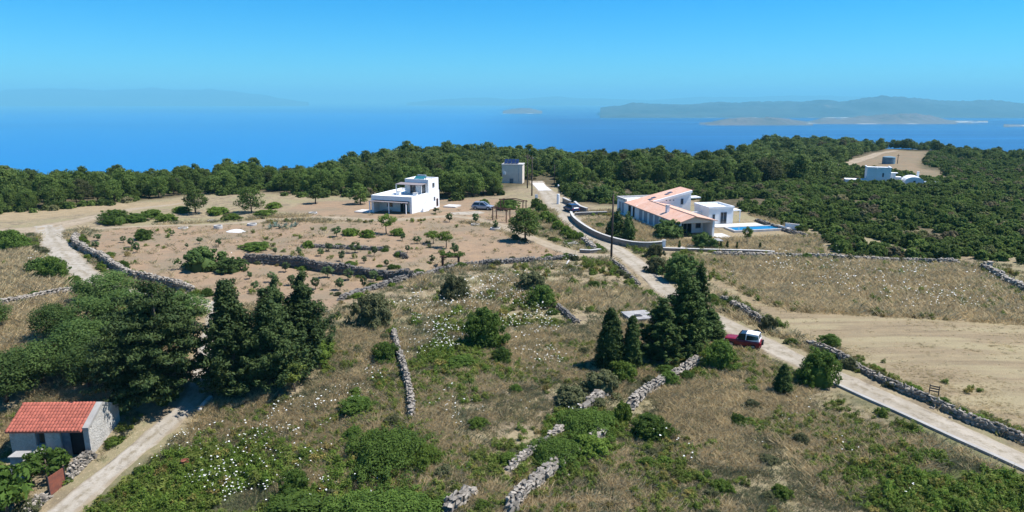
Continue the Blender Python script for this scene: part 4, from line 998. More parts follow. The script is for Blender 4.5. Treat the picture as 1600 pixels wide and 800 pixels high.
strip_wall('garden_wall', 'small white-topped wall by the lamp pillar', [(880, 316), (891, 321)], .9, .35, CURV, M['whitecap'], .12)
strip_wall('road_kerb', 'low concrete kerb wall along the near edge of the road', [(1303, 600), (1350, 622), (1400, 644), (1450, 667), (1500, 690), (1560, 717), (1640, 754)], .16, .3, M['concrete'], sink=.9)
strip_wall('terrace_wall', 'low wall topped with pale stone below the villa terrace', [(1036, 391), (1100, 393), (1180, 395), (1210, 397)], .35, .4, CURV, M['whitecap'], .06)
strip_wall('garden_wall', 'small white-topped wall left of the road below the tumbled boulders', [(906, 395), (922, 396), (938, 394)], .45, .3, CURV, M['whitecap'], .08)
strip_wall('lane_kerb', 'white kerb stones on the right edge of the lane by the conifers', [(330, 622), (318, 634), (312, 644)], .2, .3, M['whitecap'])

# ------------------------------------------------------------------ houses
def opening(parent, name, x0, x1, z0, z1, y, face, depth=.12, pane='glass', fr=None, bars=1, fw=.07):
    """a window or door: a frame proud of the wall with panes set back inside it; face = ('y', sign) or ('x', sign) and y is that wall's plane"""
    ax, sg = face
    def B(mb, a0, a1, c0, c1, d0, d1):
        lo, hi = sorted((y + sg * d0, y + sg * d1))
        return mb.box(a0, a1, lo, hi, c0, c1) if ax == 'y' else mb.box(lo, hi, a0, a1, c0, c1)
    mb = MB()
    for a0, a1, c0, c1 in ((x0, x1, z1 - fw, z1), (x0, x1, z0, z0 + fw), (x0, x0 + fw, z0 + fw, z1 - fw), (x1 - fw, x1, z0 + fw, z1 - fw)): B(mb, a0, a1, c0, c1, -.02, .05)
    o = mb.build(name, fr or M['frame'], parent)
    for k in range(bars):
        a0 = x0 + fw + (x1 - x0 - 2 * fw) * k / bars; a1 = x0 + fw + (x1 - x0 - 2 * fw) * (k + 1) / bars - (.05 if k < bars - 1 else 0)
        B(MB(), a0, a1, z0 + fw, z1 - fw, -.02, .015).build('pane', M[pane], o)
    return o
def hip(parent, name, mb, mat, **k): return mb.build(name, mat, parent, **k)

# --- white two-storey house
w0 = G(581, 332)
hw = empty('white_house', (w0.x, w0.y, w0.z), math.radians(-20), 'white flat-roofed two-storey house with a porch and an outside stair', 'house')
WX, WY = 8.6, 11.6
b = MB(); b.box(0, .5, 0, 2.3, -.6, 2.5).box(WX - .45, WX, 0, 2.3, -.6, 2.5)
b.box(0, WX, 2.3, WY, -.6, 3.0); b.box(0, WX, 0, 2.3, 2.5, 3.0)
hip(hw, 'ground_floor_wall', b, M['white'])
b = MB(); t = .22
b.box(0, WX, 0, t, 3.0, 3.35).box(0, WX, WY - t, WY, 3.0, 3.35).box(0, t, t, WY - t, 3.0, 3.35).box(WX - t, WX, t, 6.6, 3.0, 3.35)
hip(hw, 'parapet', b, M['white'])
b = MB().box(3.5, WX - .001, 6.9, WY - .25, 3.0, 5.55); up = hip(hw, 'upper_floor_wall', b, M['white'])
b = MB(); b.box(3.5, WX, 6.9, 7.1, 5.55, 5.85).box(3.5, WX, WY - .45, WY - .25, 5.55, 5.85).box(3.5, 3.7, 7.1, WY - .45, 5.55, 5.85).box(WX - .2, WX, 7.1, WY - .45, 5.55, 5.85)
b.build('parapet', M['white'], up)
c = MB().slab([(-.1, -.9, 2.32), (WX - .6, -.9, 2.32), (WX - .6, 2.3, 2.48), (-.1, 2.3, 2.48)], .07).build('porch_roof', M['canopy'], hw)
for k in range(9): MB().box(.1 + k * .96, .2 + k * .96, -.85, 2.29, 2.16, 2.245).build('rafter', M['white'], c)
for x in (.0, 4.1, 7.7): MB().box(x, x + .16, -.85, -.69, -.5, 2.24).build('porch_post', M['white'], hw)
u = MB().slab([(2.6, 4.6, 5.0), (WX - .3, 4.6, 5.0), (WX - .3, 6.9, 5.15), (2.6, 6.9, 5.15)], .07).build('terrace_roof', M['canopy'], hw)
for x, y in ((2.7, 4.7), (WX - .5, 4.7)): MB().box(x, x + .13, y, y + .13, 3.0, 4.93).build('terrace_post', M['white'], hw)
opening(hw, 'terrace_door', 4.6, 5.9, 3.03, 5.0, 6.9, ('y', -1), bars=2); opening(hw, 'terrace_window', 6.9, 8.0, 3.1, 4.9, 6.9, ('y', -1), bars=2)
opening(hw, 'porch_door', 4.9, 6.4, -.2, 2.1, 2.3, ('y', -1), pane='dark', bars=2); opening(hw, 'porch_window', 2.0, 3.3, .9, 1.8, 2.3, ('y', -1), bars=2); opening(hw, 'porch_door', 7.1, 8.0, -.2, 2.2, 2.3, ('y', -1), pane='dark')
opening(hw, 'side_window', 8.6, 9.5, 4.1, 5.0, WX, ('x', 1), bars=2); opening(hw, 'side_window', 8.9, 9.7, 1.4, 2.2, WX, ('x', 1), bars=2)
opening(hw, 'side_door', 10.2, 11.0, .2, 1.7, WX, ('x', 1), pane='dark', fr=M['rust'])
st = MB()
for k in range(16): st.box(WX + .003, WX + .85, 2.6 + k * .3, 2.9 + k * .3 + .001 * k, -.6 if k < 9 else k * .2 - 1.6, .2 + k * .19)
s_ = st.build('outside_stair', M['white'], hw)
MB().hexa([(WX + .853, 2.6, .2), (WX + 1.0, 2.6, .2), (WX + 1.0, 7.4, 3.2), (WX + .853, 7.4, 3.2)], [(WX + .853, 2.6, .9), (WX + 1.0, 2.6, .9), (WX + 1.0, 7.4, 3.95), (WX + .853, 7.4, 3.95)]).build('stair_parapet', M['white'], s_)
for x, y in ((3.3, 3.6), (7.6, 2.4)):
    ch = MB().box(x, x + .8, y, y + .55, 3.0, 3.75).build('chimney', M['white'], hw); MB().box(x - .06, x + .86, y - .06, y + .61, 3.75, 3.83).build('chimney_cap', M['whitecap'], ch)
sc = MB().slab([(5.0, 7.6, 5.75), (7.2, 7.6, 5.75), (7.2, 9.0, 6.25), (5.0, 9.0, 6.25)], .08).build('solar_collector', M['teal'], hw)
for x in (5.1, 7.0): MB().box(x, x + .1, 8.9, 9.0, 5.55, 6.15).build('bracket', M['iron'], sc)
MB().tube([(5.2, 9.15, 6.3), (7.0, 9.15, 6.3)], .2, 10).build('water_drum', M['frame'], sc)
MB().box(-3.5, 0 - .003, -.6, 2.2, -.5, .12).box(WX + .001, WX + 2.6, -1.3, 3.2, -.5, .1).box(0, WX, -1.9, 2.29, -.5, -.14).build('terrace_paving', M['pave'], hw)
MB().box(WX + 1.1, WX + 3.8, WY - .6, WY + 2.2, -.5, .15).build('back_paving', M['pave'], hw)
MB().box(1.7, 3.6, .7, 1.5, .38, .45).box(1.8, 1.88, .8, .88, -.14, .38).box(3.4, 3.48, .8, .88, -.14, .38).box(1.8, 1.88, 1.3, 1.38, -.14, .38).box(3.4, 3.48, 1.3, 1.38, -.14, .38).build('porch_table', M['greywall'], hw)

# --- villa with the pale tiled roof
v0 = Vector((25.9, 104.0, 0)); v0.z = H(25.9, 104.0) + .05
VR = math.radians(12.7)
vl = empty('villa', v0, VR, 'long villa with pale terracotta roofs, grey-blue shutters and a white gabled porch', 'house')
PORCH = 2.6
b = MB(); b.prism_y([(0, -.8), (5.75, -.8), (5.75, 2.35), (2.4, 3.0), (0, 2.3)], PORCH, 16.8)
hip(vl, 'wing_wall', b, M['white'])
MB().box(0, .35, 0, PORCH, -.8, 2.25).build('porch_pier', M['white'], vl); MB().box(5.4, 5.75, -.4, PORCH, -.8, 2.3).build('porch_pier', M['white'], vl)
MB().prism_y([(.35, 2.05), (5.4, 2.05), (5.4, 2.36), (2.4, 2.96), (.35, 2.36)], .05, .3).build('gable', M['beige'], vl)
r = MB(); r.slab([(-.45, -.5, 2.25), (2.4, -.5, 3.22), (2.4, 16.76, 3.22), (-.45, 16.76, 2.25)], .12); r.slab([(2.403, -.5, 3.22), (6.2, -.5, 2.42), (6.2, 16.76, 2.42), (2.403, 16.76, 3.22)], .12)
rf = hip(vl, 'wing_roof', r, M['roofpale'])
MB().tube([(2.4, -.5, 3.22), (2.4, 16.7, 3.22)], .1, 8).build('ridge_tile', M['roofpale'], rf)
ch = MB().box(.9, 1.35, 6.5, 7.1, 2.6, 3.9).build('chimney', M['white'], rf); MB().box(.84, 1.41, 6.44, 7.16, 3.9, 3.98).build('chimney_cap', M['whitecap'], ch)
b = MB(); b.prism_y([(0, -.8), (10.4, -.8), (10.4, 4.55), (0, 2.15)], 16.8, 21.7); up = hip(vl, 'tall_wing_wall', b, M['white'])
r = MB(); r.slab([(-.4, 16.95, 2.28), (10.75, 16.95, 4.85), (10.75, 22.0, 4.85), (-.4, 22.0, 2.28)], .13); tr = hip(vl, 'tall_wing_roof', r, M['roofpale'])
MB().hexa([(-.1, 16.6, 2.0), (10.5, 16.6, 4.4), (10.5, 16.945, 4.4), (-.1, 16.945, 2.0)], [(-.1, 16.6, 2.38), (10.5, 16.6, 4.82), (10.5, 16.945, 4.82), (-.1, 16.945, 2.38)]).build('parapet', M['white'], up)
for x, y in ((3.0, 18.2), (3.9, 18.8), (6.4, 18.6), (7.3, 19.2)):
    MB().slab([(x, y, 2.28 + (x + .4) * .2305 + .05), (x + .7, y, 2.28 + (x + 1.1) * .2305 + .05), (x + .7, y + .9, 2.28 + (x + 1.1) * .2305 + .05), (x, y + .9, 2.28 + (x + .4) * .2305 + .05)], .06).build('skylight', M['glass'], tr)
b = MB().box(0, 9.0, 21.75, 26.2, -.8, 2.45); fl = hip(vl, 'rear_wing_wall', b, M['white'])
MB().box(-.12, .2, 21.72, 26.3, 2.45, 2.85).box(.2, 9.1, 26.05, 26.3, 2.45, 2.85).build('parapet', M['whitecap'], fl)
MB().box(10.4, 12.6, 17.2, 19.2, 3.3, 3.48).build('balcony_canopy', M['white'], up)
for y0, y1 in ((3.3, 4.6), (5.2, 6.6), (7.6, 9.0), (9.8, 11.2), (12.2, 13.4), (14.3, 15.5)): opening(vl, 'shutter', y0, y1, .1, 2.0, 0, ('x', -1), pane='frame', bars=2)
for y0, y1, pn in ((17.6, 18.5, 'dark'), (19.3, 20.6, 'dark'), (22.8, 23.8, 'frame'), (24.2, 25.2, 'frame')): opening(vl, 'door' if pn == 'dark' else 'shutter', y0, y1, .05, 2.0, 0, ('x', -1), pane=pn)
opening(vl, 'gable_window', 8.4, 8.95, 2.3, 3.4, 16.8, ('y', -1))
for x in (5.5, 6.2, 6.9): opening(vl, 'vent', x, x + .22, 3.05, 3.25, 16.8, ('y', -1), pane='dark', fw=.03)
opening(vl, 'porch_door', 1.2, 3.4, -.1, 2.05, PORCH, ('y', -1), pane='dark', bars=3); opening(vl, 'porch_window', 4.1, 5.0, .7, 1.8, PORCH, ('y', -1))
MB().box(.2, 5.6, -.6, PORCH - .03, -.6, -.1).box(5.76, 8.2, -2.0, 1.5, -.6, -.05).build('porch_paving', M['pave'], vl)
b = MB().box(9.6, 14.2, 8.6, 13.8, -.9, 2.75); ph = hip(vl, 'pool_house_wall', b, M['white'])
MB().box(9.5, 14.3, 8.5, 8.7, 2.75, 3.05).box(9.5, 14.3, 13.6, 13.9, 2.75, 3.05).box(9.5, 9.75, 8.7, 13.6, 2.75, 3.05).box(14.1, 14.3, 8.7, 13.6, 2.75, 3.05).build('parapet', M['white'], ph)
MB().box(14.31, 16.3, 9.6, 11.6, 2.0, 2.16).build('canopy', M['white'], ph); MB().box(16.1, 16.25, 9.7, 9.85, -.5, 2.0).build('canopy_post', M['white'], ph)
opening(vl, 'pool_house_door', 11.8, 13.0, .1, 2.1, 8.6, ('y', -1), bars=2); opening(vl, 'pool_house_window', 10.3, 10.8, .8, 1.8, 8.6, ('y', -1))
MB().box(5.76, 9.59, 11.0, 11.25, -.7, 1.9).build('link_wall', M['white'], vl)
MB().box(9.6, 18.5, 5.9, 8.45, -.6, .06).build('pool_terrace', M['pave'], vl)
# swimming pool, in the villa's own direction
def vloc(x, y, z=0.0): return (v0.x + x * math.cos(VR) - y * math.sin(VR), v0.y + x * math.sin(VR) + y * math.cos(VR), v0.z + z)
pl = empty('swimming_pool', vloc(11.0, 2.2, .05), VR, 'long narrow blue swimming pool with white rim beside the villa', 'pool')
MB().box(0, 9.6, 0, 2.7, -.5, .02).build('basin', M['blue'], pl)
MB().box(-.35, 9.95, -.35, 0, -.8, .12).box(-.35, 9.95, 2.7, 3.05, -.8, .12).box(-.35, 0, 0, 2.7, -.8, .12).box(9.6, 9.95, 0, 2.7, -.8, .12).build('rim', M['whitecap'], pl)
wm, nt, bb = newmat('pool_water'); bb.inputs['Base Color'].default_value = (.015, .15, .30, 1); bb.inputs['Roughness'].default_value = .06; bump(nt, bb, noise(nt, wpos(nt), 1.8), .15, .05)
MB().box(.004, 9.596, .004, 2.696, .021, .06).build('water', wm, pl)
ws = empty('pool_screen', vloc(21.0, 3.4, .0), VR - .9, 'white low wall at the right end of the swimming pool', 'wall')
MB().box(-.1, 2.6, -.12, .12, -.5, .7).build('panel', M['white'], ws); MB().box(-.15, 2.65, -.17, .17, .7, .78).build('coping', M['whitecap'], ws)
tt = empty('terrace_shelter', G(1113, 386), .1, 'dark low shelter with a grey flat top on the villa terrace', 'shelter')
for x in (-1.1, .95):
    for y in (-.6, .6): MB().box(x, x + .12, y, y + .12, -.3, 1.0).build('post', M['iron'], tt)
MB().box(-1.3, 1.3, -.8, .95, 1.0, 1.1).build('top', M['greywall'], tt); MB().box(-.9, .9, -.2, .6, .2, .6).build('bench', M['iron'], tt)
p = smooth_line([(*G(q[0], q[1])[:2], q[2]) for q in ((1064, 384, 2.2), (1105, 387, 2.0), (1160, 387, 1.8), (1205, 389, 1.6))], .8)
ribbon('terrace_path', p, M['pave'], 'pale paved terrace strip below the villa', .06, .05)

# --- small stone hut with the red tiled roof
fl, fr, br = G(25, 728), G(144, 713), G(189, 684)
ang = math.radians(1.5); HW = (144 - 23) * mpp(fr); HD = 3.8; fl = Vector((fr.x - HW * math.cos(ang), fr.y - HW * math.sin(ang), fr.z - .1))
ht = empty('stone_hut', (fl.x, fl.y, fl.z), ang, 'small old stone hut with a bright red tiled roof beside the lane', 'house')
EA, RZ = 2.05, 3.05
def rubble_wall(nm, prof_pts, y0, y1, parent): return MB().prism_y(prof_pts, y0, y1).build(nm, M['plaster'], parent)
rubble_wall('front_wall', [(0, -1), (1.7, -1), (1.7, EA), (0, EA)], 0, .4, ht); rubble_wall('front_wall', [(2.35, -1), (3.35, -1), (3.35, EA), (2.35, EA)], 0, .4, ht)
MB().box(1.7, 2.35, .003, .4, -1, .95).build('front_wall', M['plaster'], ht); MB().box(HW - .38, HW, 0, .4, -1, EA).build('front_wall', M['plaster'], ht)
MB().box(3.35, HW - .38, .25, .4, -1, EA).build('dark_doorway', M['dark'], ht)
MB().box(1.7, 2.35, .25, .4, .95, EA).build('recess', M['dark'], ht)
MB().box(0, HW, HD - .35, HD, -1, EA).build('back_wall', M['plaster'], ht)
for nm, x0, x1 in (('left_gable', 0, .38), ('right_gable', HW - .38, HW)):
    MB().poly([(x0, .4, -1), (x1, .4, -1), (x1, HD - .35, -1), (x0, HD - .35, -1), (x0, .4, EA + .2), (x1, .4, EA + .2), (x1, HD / 2, RZ + .03), (x0, HD / 2, RZ + .03), (x1, HD - .35, EA + .2), (x0, HD - .35, EA + .2)],
              [(0, 1, 5, 4), (1, 2, 8, 6, 5), (0, 4, 7, 9, 3), (3, 9, 8, 2), (4, 5, 6, 7), (7, 6, 8, 9), (0, 3, 2, 1)]).build(nm, M['plaster'], ht)
MB().hexa([(HW - .36, -.05, EA), (HW + .05, -.05, EA), (HW + .05, HD / 2, RZ), (HW - .36, HD / 2, RZ)], [(HW - .36, -.05, EA + .2), (HW + .05, -.05, EA + .2), (HW + .05, HD / 2, RZ + .22), (HW - .36, HD / 2, RZ + .22)]).build('verge', M['concrete'], ht)
MB().hexa([(HW - .36, HD / 2 + .002, RZ), (HW + .05, HD / 2 + .002, RZ), (HW + .05, HD + .05, EA), (HW - .36, HD + .05, EA)], [(HW - .36, HD / 2 + .002, RZ + .22), (HW + .05, HD / 2 + .002, RZ + .22), (HW + .05, HD + .05, EA + .2), (HW - .36, HD + .05, EA + .2)]).build('verge', M['concrete'], ht)
opening(ht, 'window', 1.78, 2.27, 1.0, 1.95, .2, ('y', -1), pane='glass', fr=M['door'], bars=2, fw=.06)
MB().box(3.4, 3.95, .12, .17, -.9, 1.9).build('door_leaf', M['door'], ht)
nt_ = 22; tw = (HW - .3) / nt_; nr_ = 9; sl = math.hypot(HD / 2 + .2, RZ - EA + .15); pitch = math.atan2(RZ - EA + .1, HD / 2 + .2)
tm = MB(); seg = 6; tl = sl / nr_ * 1.18
for e, (yy, rr) in enumerate(((0, tw * .54), (tl, tw * .46))):
    for k in range(seg + 1):
        a = math.pi * k / seg; tm.v.append((rr * math.cos(a), yy, rr * math.sin(a) * .85))
for k in range(seg): tm.f.append((k, k + 1, seg + 2 + k, seg + 1 + k)); tm.m.append(0)
tm.f.append(tuple(range(seg + 1))); tm.m.append(0)
tmesh = tm.mesh('tile', M['rooftile'], True)
roof = MB().slab([(-.12, -.22, EA + .02), (HW - .37, -.22, EA + .02), (HW - .37, HD / 2, RZ + .06), (-.12, HD / 2, RZ + .06)], .08).slab([(-.12, HD / 2 + .002, RZ + .06), (HW - .37, HD / 2 + .002, RZ + .06), (HW - .37, HD + .2, EA + .02), (-.12, HD + .2, EA + .02)], .08).build('roof', M['rooftile'], ht)
for i in range(nt_):
    for j in range(nr_):
        s0 = j * sl / nr_
        o = link('tile', tmesh, roof, (-.1 + tw * (i + .5), -.24 + s0 * math.cos(pitch), EA + .035 + s0 * math.sin(pitch) + .012)); o.rotation_euler = (pitch - .03, 0, random.gauss(0, .02))
MB().tube([(-.12, HD / 2, RZ + .1), (HW - .37, HD / 2, RZ + .1)], .11, 8).build('ridge_tiles', M['rooftile'], roof)
aw = empty('window_hood', Vector(ht.matrix_basis @ Vector((2.15, -.45, .72))), ang, 'white metal hood standing under the hut window', 'hood')
MB().lathe([(.42, 0), (.38, .06), (.2, .17), (.02, .22)], 14).build('cap', M['whitecap'], aw); MB().box(-.3, .3, -.2, .2, -1.4, -.01).build('stand', M['greywall'], aw)
ov = empty('outdoor_oven', G(36, 745), ang, 'grey cement oven block at the left corner of the stone hut', 'oven')
MB().hexa([(-.55, -.7, -.5), (.6, -.7, -.5), (.55, .5, -.5), (-.5, .5, -.5)], [(-.45, -.2, 1.5), (.35, -.2, 1.5), (.35, .45, 1.5), (-.45, .45, 1.5)]).build('body', M['greywall'], ov, bevel=.03)
MB().box(-.55, .45, -.3, .52, 1.5, 1.6).build('slab', M['concrete'], ov); MB().box(-.35, .25, -.36, -.2, .6, 1.0).build('mouth', M['dark'], ov)
cw = [(147, 712), (122, 736), (103, 754)]
drystone('rough stone courtyard wall between the stone hut and the rusty gate', cw, .85, .4, .26, 'stone', True, .0, 31, .25, 'courtyard_wall')
drystone('rough stone courtyard wall below the rusty gate near the picture corner', [(78, 776), (60, 792), (35, 815)], .85, .4, .26, 'stone', True, .0, 32, .25, 'courtyard_wall')
ga, gb = G(102, 756), G(79, 776); gd = gb - ga
gt = empty('rusty_gate', (ga.x, ga.y, ga.z), math.atan2(gd.y, gd.x), 'rust-brown sheet metal gate between the courtyard walls', 'gate')
gl = gd.length
MB().box(0, gl, -.02, .02, -.1, 1.15).build('sheet', M['rust'], gt)
for k in range(6): MB().box(gl * (k + .3) / 6, gl * (k + .3) / 6 + .05, -.045, -.021, -.1, 1.15).build('rib', M['rust'], gt)
MB().box(-.06, -.003, -.06, .06, -.3, 1.25).build('post', M['iron'], gt); MB().box(gl + .003, gl + .06, -.06, .06, -.3, 1.25).build('post', M['iron'], gt)

# --- beige block with solar panels at the head of the road
q0 = Vector((-2.6, 176.0, 0)); q0.z = H(q0.x, q0.y)
bk = empty('utility_building', q0, math.radians(-8), 'plain beige block of a building with solar panels on top, among the pines', 'building')
MB().box(0, 5.3, 0, 4.2, -1.5, 4.6).build('wall', M['beige'], bk); MB().box(-.1, 5.4, -.1, 4.3, 4.6, 4.85).build('roof_slab', M['whitecap'], bk)
MB().box(4.2, 4.5, -.06, -.003, -1, 4.58).build('corner_strip', M['whitecap'], bk); MB().box(.4, 1.0, -.5, -.003, 2.2, 2.9).build('meter_box', M['white'], bk)
opening(bk, 'door', 2.0, 3.0, -.9, 1.2, 0, ('y', -1), pane='door')
for k in range(4):
    so = MB().slab([(.5 + k * .95, .6, 5.0), (1.35 + k * .95, .6, 5.0), (1.35 + k * .95, 2.2, 6.0), (.5 + k * .95, 2.2, 6.0)], .05).build('solar_panel', M['solar'], bk)
    MB().box(.62 + k * .95, 1.24 + k * .95, 2.1, 2.16, 4.85, 5.9).build('stand', M['whitecap'], so)

# --- far white house among the scrub, with its water tank
f0 = G(1353, 286); f0.z += .1
fh = empty('far_house', f0, math.radians(-20), 'far white house with a cube tower and a barrel-vaulted wing', 'house')
MB().box(0, 5.6, 0, 4.6, -2, 3.9).build('tower_wall', M['white'], fh); MB().box(-.1, 5.7, -.1, .15, 3.9, 4.15).box(-.1, .15, .15, 4.7, 3.9, 4.15).box(5.45, 5.7, .15, 4.7, 3.9, 4.15).build('parapet', M['white'], fh)
MB().box(2.1, 2.4, -.25, -.003, -1, 3.85).build('buttress', M['white'], fh); opening(fh, 'window', 3.6, 4.0, 1.6, 2.7, 0, ('y', -1)); opening(fh, 'window', 1.0, 1.9, 1.6, 2.7, 5.6, ('x', 1))
MB().box(5.7, 6.9, 1.0, 1.12, -1, 2.6).build('porch_post', M['white'], fh); MB().box(5.71, 7.4, .9, 2.4, 2.6, 2.72).build('terrace_roof', M['white'], fh)
MB().box(5.6, 8.6, 2.5, 4.6, -2, 1.5).build('link_wall', M['white'], fh)
vt = [(8.7, -2)] + [(11.0 + 2.3 * math.cos(a), .5 + 1.5 * math.sin(a)) for a in np.linspace(math.pi, 0, 11)] + [(13.3, -2)]
MB().prism_y(vt[::-1], -1.0, 4.6).build('vaulted_wing', M['white'], fh, smooth=False); opening(fh, 'window', 10.7, 11.3, -.1, 1.1, -1.0, ('y', -1))
MB().box(12.2, 12.7, 3.4, 3.9, 1.0, 3.0).build('chimney', M['white'], fh)
MB().box(13.4, 17.0, -.5, 2.4, .55, .7).build('pergola_roof', M['frame'], fh)
for x in (13.5, 15.2, 16.8): MB().box(x, x + .15, -.45, -.3, -2, .55).build('pergola_post', M['white'], fh)
MB().box(-5.0, -.003, .5, 3.6, -2, .7).build('side_wing', M['white'], fh); MB().box(-2.4, -1.2, -1.2, .45, -2, .3).build('side_wing', M['white'], fh); MB().box(5.8, 8.6, -1.6, -1.3, -2, .4).build('garden_wall', M['white'], fh); MB().box(14.5, 18.5, -3.4, -3.1, -2, .2).build('garden_wall', M['white'], fh)
tk0 = G(1388, 256)
tk = empty('water_tank', tk0, 0, 'round blue-grey water tank on the bare patch above the far house', 'tank')
MB().lathe([(2.1, -.3), (2.1, 2.4), (2.0, 2.5), (.0, 2.8)], 24).build('shell', M['tank'], tk); MB().lathe([(2.14, 1.1), (2.16, 1.15), (2.14, 1.2)], 24).build('hoop', M['frame'], tk)
for x, b_, lb in ((1402, 256, 'dark thin post on the bare patch right of the water tank'), (1070, 268, 'dark wooden pole standing out of the scrub in the middle distance')):
    p = G(x, b_); q = empty('wooden_post', p, 0, lb, 'post'); hh = 3.4 if x > 1200 else 6.5
    MB().tube([(0, 0, -.4), (0, 0, hh)], [.13, .09], 8).build('shaft', M['polewood'], q); MB().box(-.5, .5, -.05, .05, hh - .5, hh - .38).build('crossarm', M['polewood'], q)

# ------------------------------------------------------------------ poles, lamp, frames, small things
def pole(x, b_, top, label, arm=True, r=.13):
    p = G(x, b_); h = (b_ - top) * mpp(p) / math.cos(.2); q = empty('utility_pole', p, .3, label, 'pole', 'wooden utility poles')
    MB().tube([(0, 0, -.6), (0, 0, h * .5), (.02, 0, h)], [r * 1.2, r, r * .75], 10).build('shaft', M['polewood'], q, smooth=True)
    if arm:
        a = MB().box(-.45, .45, -.05, .05, h - .55, h - .45).build('crossarm', M['polewood'], q)
        for u_ in (-.38, 0, .38): MB().lathe([(.03, h - .45), (.06, h - .38), (.05, h - .30), (.02, h - .26)], 8, (u_, 0, 0)).build('insulator', M['whitecap'], a)
    return q
pole(955, 405, 305, 'tall dark wooden utility pole at the road opposite the curved wall', False)
pole(831, 306, 246, 'dark utility pole nearer the road at the edge of the wood', True)
pole(824, 294, 244, 'dark utility pole right beside the beige building', True)
pole(866, 287, 258, 'short dark pole right of the road head in front of the pines', False, .1)
lp = empty('lamp_pillar', G(872, 319), 0, 'white masonry pillar with a thin pole and globe lamp beside the road', 'lamp')
MB().lathe([(.30, -.3), (.30, 2.0), (.26, 2.1), (0, 2.12)], 16).build('pillar', M['white'], lp, smooth=False); MB().tube([(0, 0, 2.1), (0, 0, 3.7)], .04, 8).build('rod', M['iron'], lp)
MB().lathe([(.02, 3.65), (.13, 3.72), (.18, 3.86), (.13, 4.0), (.0, 4.05)], 14).build('globe', M['whitetop'], lp, smooth=True)
gp = empty('gate_post', G(838, 312), 0, 'low white gate post at the left edge of the bright concrete strip', 'post')
MB().box(-.3, .3, -.2, .2, -.3, 1.1).build('body', M['white'], gp, bevel=.02); MB().box(-.34, .34, -.24, .24, 1.1, 1.17).build('cap', M['whitecap'], gp)
ge = empty('gate_post', G(1037, 389), 0, 'white post ending the curved white-capped wall', 'post')
MB().box(-.2, .2, -.2, .2, -.3, 1.25).build('body', M['white'], ge, bevel=.02); MB().box(-.26, .26, -.26, .26, 1.25, 1.33).build('cap', M['whitecap'], ge)
fp = empty('gate_post', G(1545, 424), 0, 'squat grey stone post at the corner of the flowering field', 'post')
MB().hexa([(-.25, -.25, -.3), (.25, -.25, -.3), (.25, .25, -.3), (-.25, .25, -.3)], [(-.2, -.22, 1.1), (.22, -.2, 1.15), (.2, .2, 1.15), (-.22, .22, 1.1)]).build('body', M['stone'], fp, bevel=.03); MB().box(-.27, .27, -.27, .27, 1.155, 1.25).build('cap', M['stone'], fp)
def timber_frame(label, a, b_, h, name='timber_frame', mid=0.0, back=1.6):
    A, B = G(*a), G(*b_); d = B - A; q = empty(name, A, math.atan2(d.y, d.x), label, 'pergola'); L = math.hypot(d.x, d.y)
    for x in (0, L):
        for y in (0, back): MB().box(x - .07, x + .07, y - .07, y + .07, -.4, h).build('post', M['brownwood'], q)
    for y in (0, back): MB().slab([(-.3, y - .06, h + .14), (L / 2, y - .06, h + .14 + mid), (L / 2, y + .06, h + .14 + mid), (-.3, y + .06, h + .14)], .14).slab([(L / 2 + .001, y - .06, h + .14 + mid), (L + .3, y - .06, h + .14), (L + .3, y + .06, h + .14), (L / 2 + .001, y + .06, h + .14 + mid)], .14).build('beam', M['brownwood'], q)
    for x in (0, L): MB().box(x - .05, x + .05, -.3, back + .3, h + .16, h + .26).build('joist', M['brownwood'], q)
    return q
timber_frame('open brown timber frame beside the driveway, left of the lone pine', (770, 344), (791, 348), 2.2, back=.9)
timber_frame('second brown timber frame with a shallow peaked beam behind the first', (782, 330), (817, 334), 2.1, mid=.35, back=1.2)
tr_ = timber_frame('small timber trellis overgrown with a vine at the lower right of the orchard', (691, 417), (716, 417), 1.25, 'vine_trellis', 0, 1.0)
rg_ = np.random.default_rng(5); cc = np.stack([rg_.uniform(-.2, 2.7, 26), rg_.uniform(-.2, 1.2, 26), rg_.uniform(1.35, 1.75, 26)], 1)
V, Fc, T = leaves(rg_, cc, np.full(26, .33), 40, .09, .6); link('vine', mesh_np('vine', V, Fc, M['fig'], T), tr_)
def ring(label, x, y, r, h, mat='whitecap', name='round_planter', soil=True):
    q = empty(name, G(x, y), 0, label, 'planter', 'round planters'); k = 18
    MB().lathe([(r, -.2), (r * 1.02, h * .6), (r * .97, h), (r * .82, h), (r * .8, h * .6)], k).build('rim', M[mat], q)
    MB().lathe([(r * .81, h * .55), (r * .4, h * .68), (.001, h * .7)], k).build('soil', M['core'], q)
ring('round white-washed planter holding a clipped tree beside the driveway', 774, 359, .85, .4)
ring('oval low planter with a hedge beside the driveway', 743, 352, .75, .28)
ring('round stone ring nearest the white gravel heap', 341, 357, .7, .55); ring('round white ring right of the white gravel heap', 394, 352, .8, .35)
ring('low white ring at the left of the orchard path', 286, 357, .8, .2); ring('low white ring between path and bushes above the gravel heap', 331, 346, .8, .25)
ring('white ring round a small tree left of the house', 489, 334, .8, .3)
gh = MB(); rg_ = random.Random(3)
for k in range(30):
    a = 2 * math.pi * k / 30; gh.v.append((1.9 * math.cos(a) * rg_.uniform(.85, 1.1), .9 * math.sin(a) * rg_.uniform(.85, 1.1), -.1))
for k in range(30):
    a = 2 * math.pi * k / 30; gh.v.append((.95 * math.cos(a) * rg_.uniform(.8, 1.15) + .2, .45 * math.sin(a) * rg_.uniform(.8, 1.1), .28 * rg_.uniform(.8, 1.1)))
gh.v.append((.2, 0, .45)); gh.f += [(k, (k + 1) % 30, 30 + (k + 1) % 30, 30 + k) for k in range(30)] + [(30 + k, 30 + (k + 1) % 30, 60) for k in range(30)]; gh.m += [0] * 60
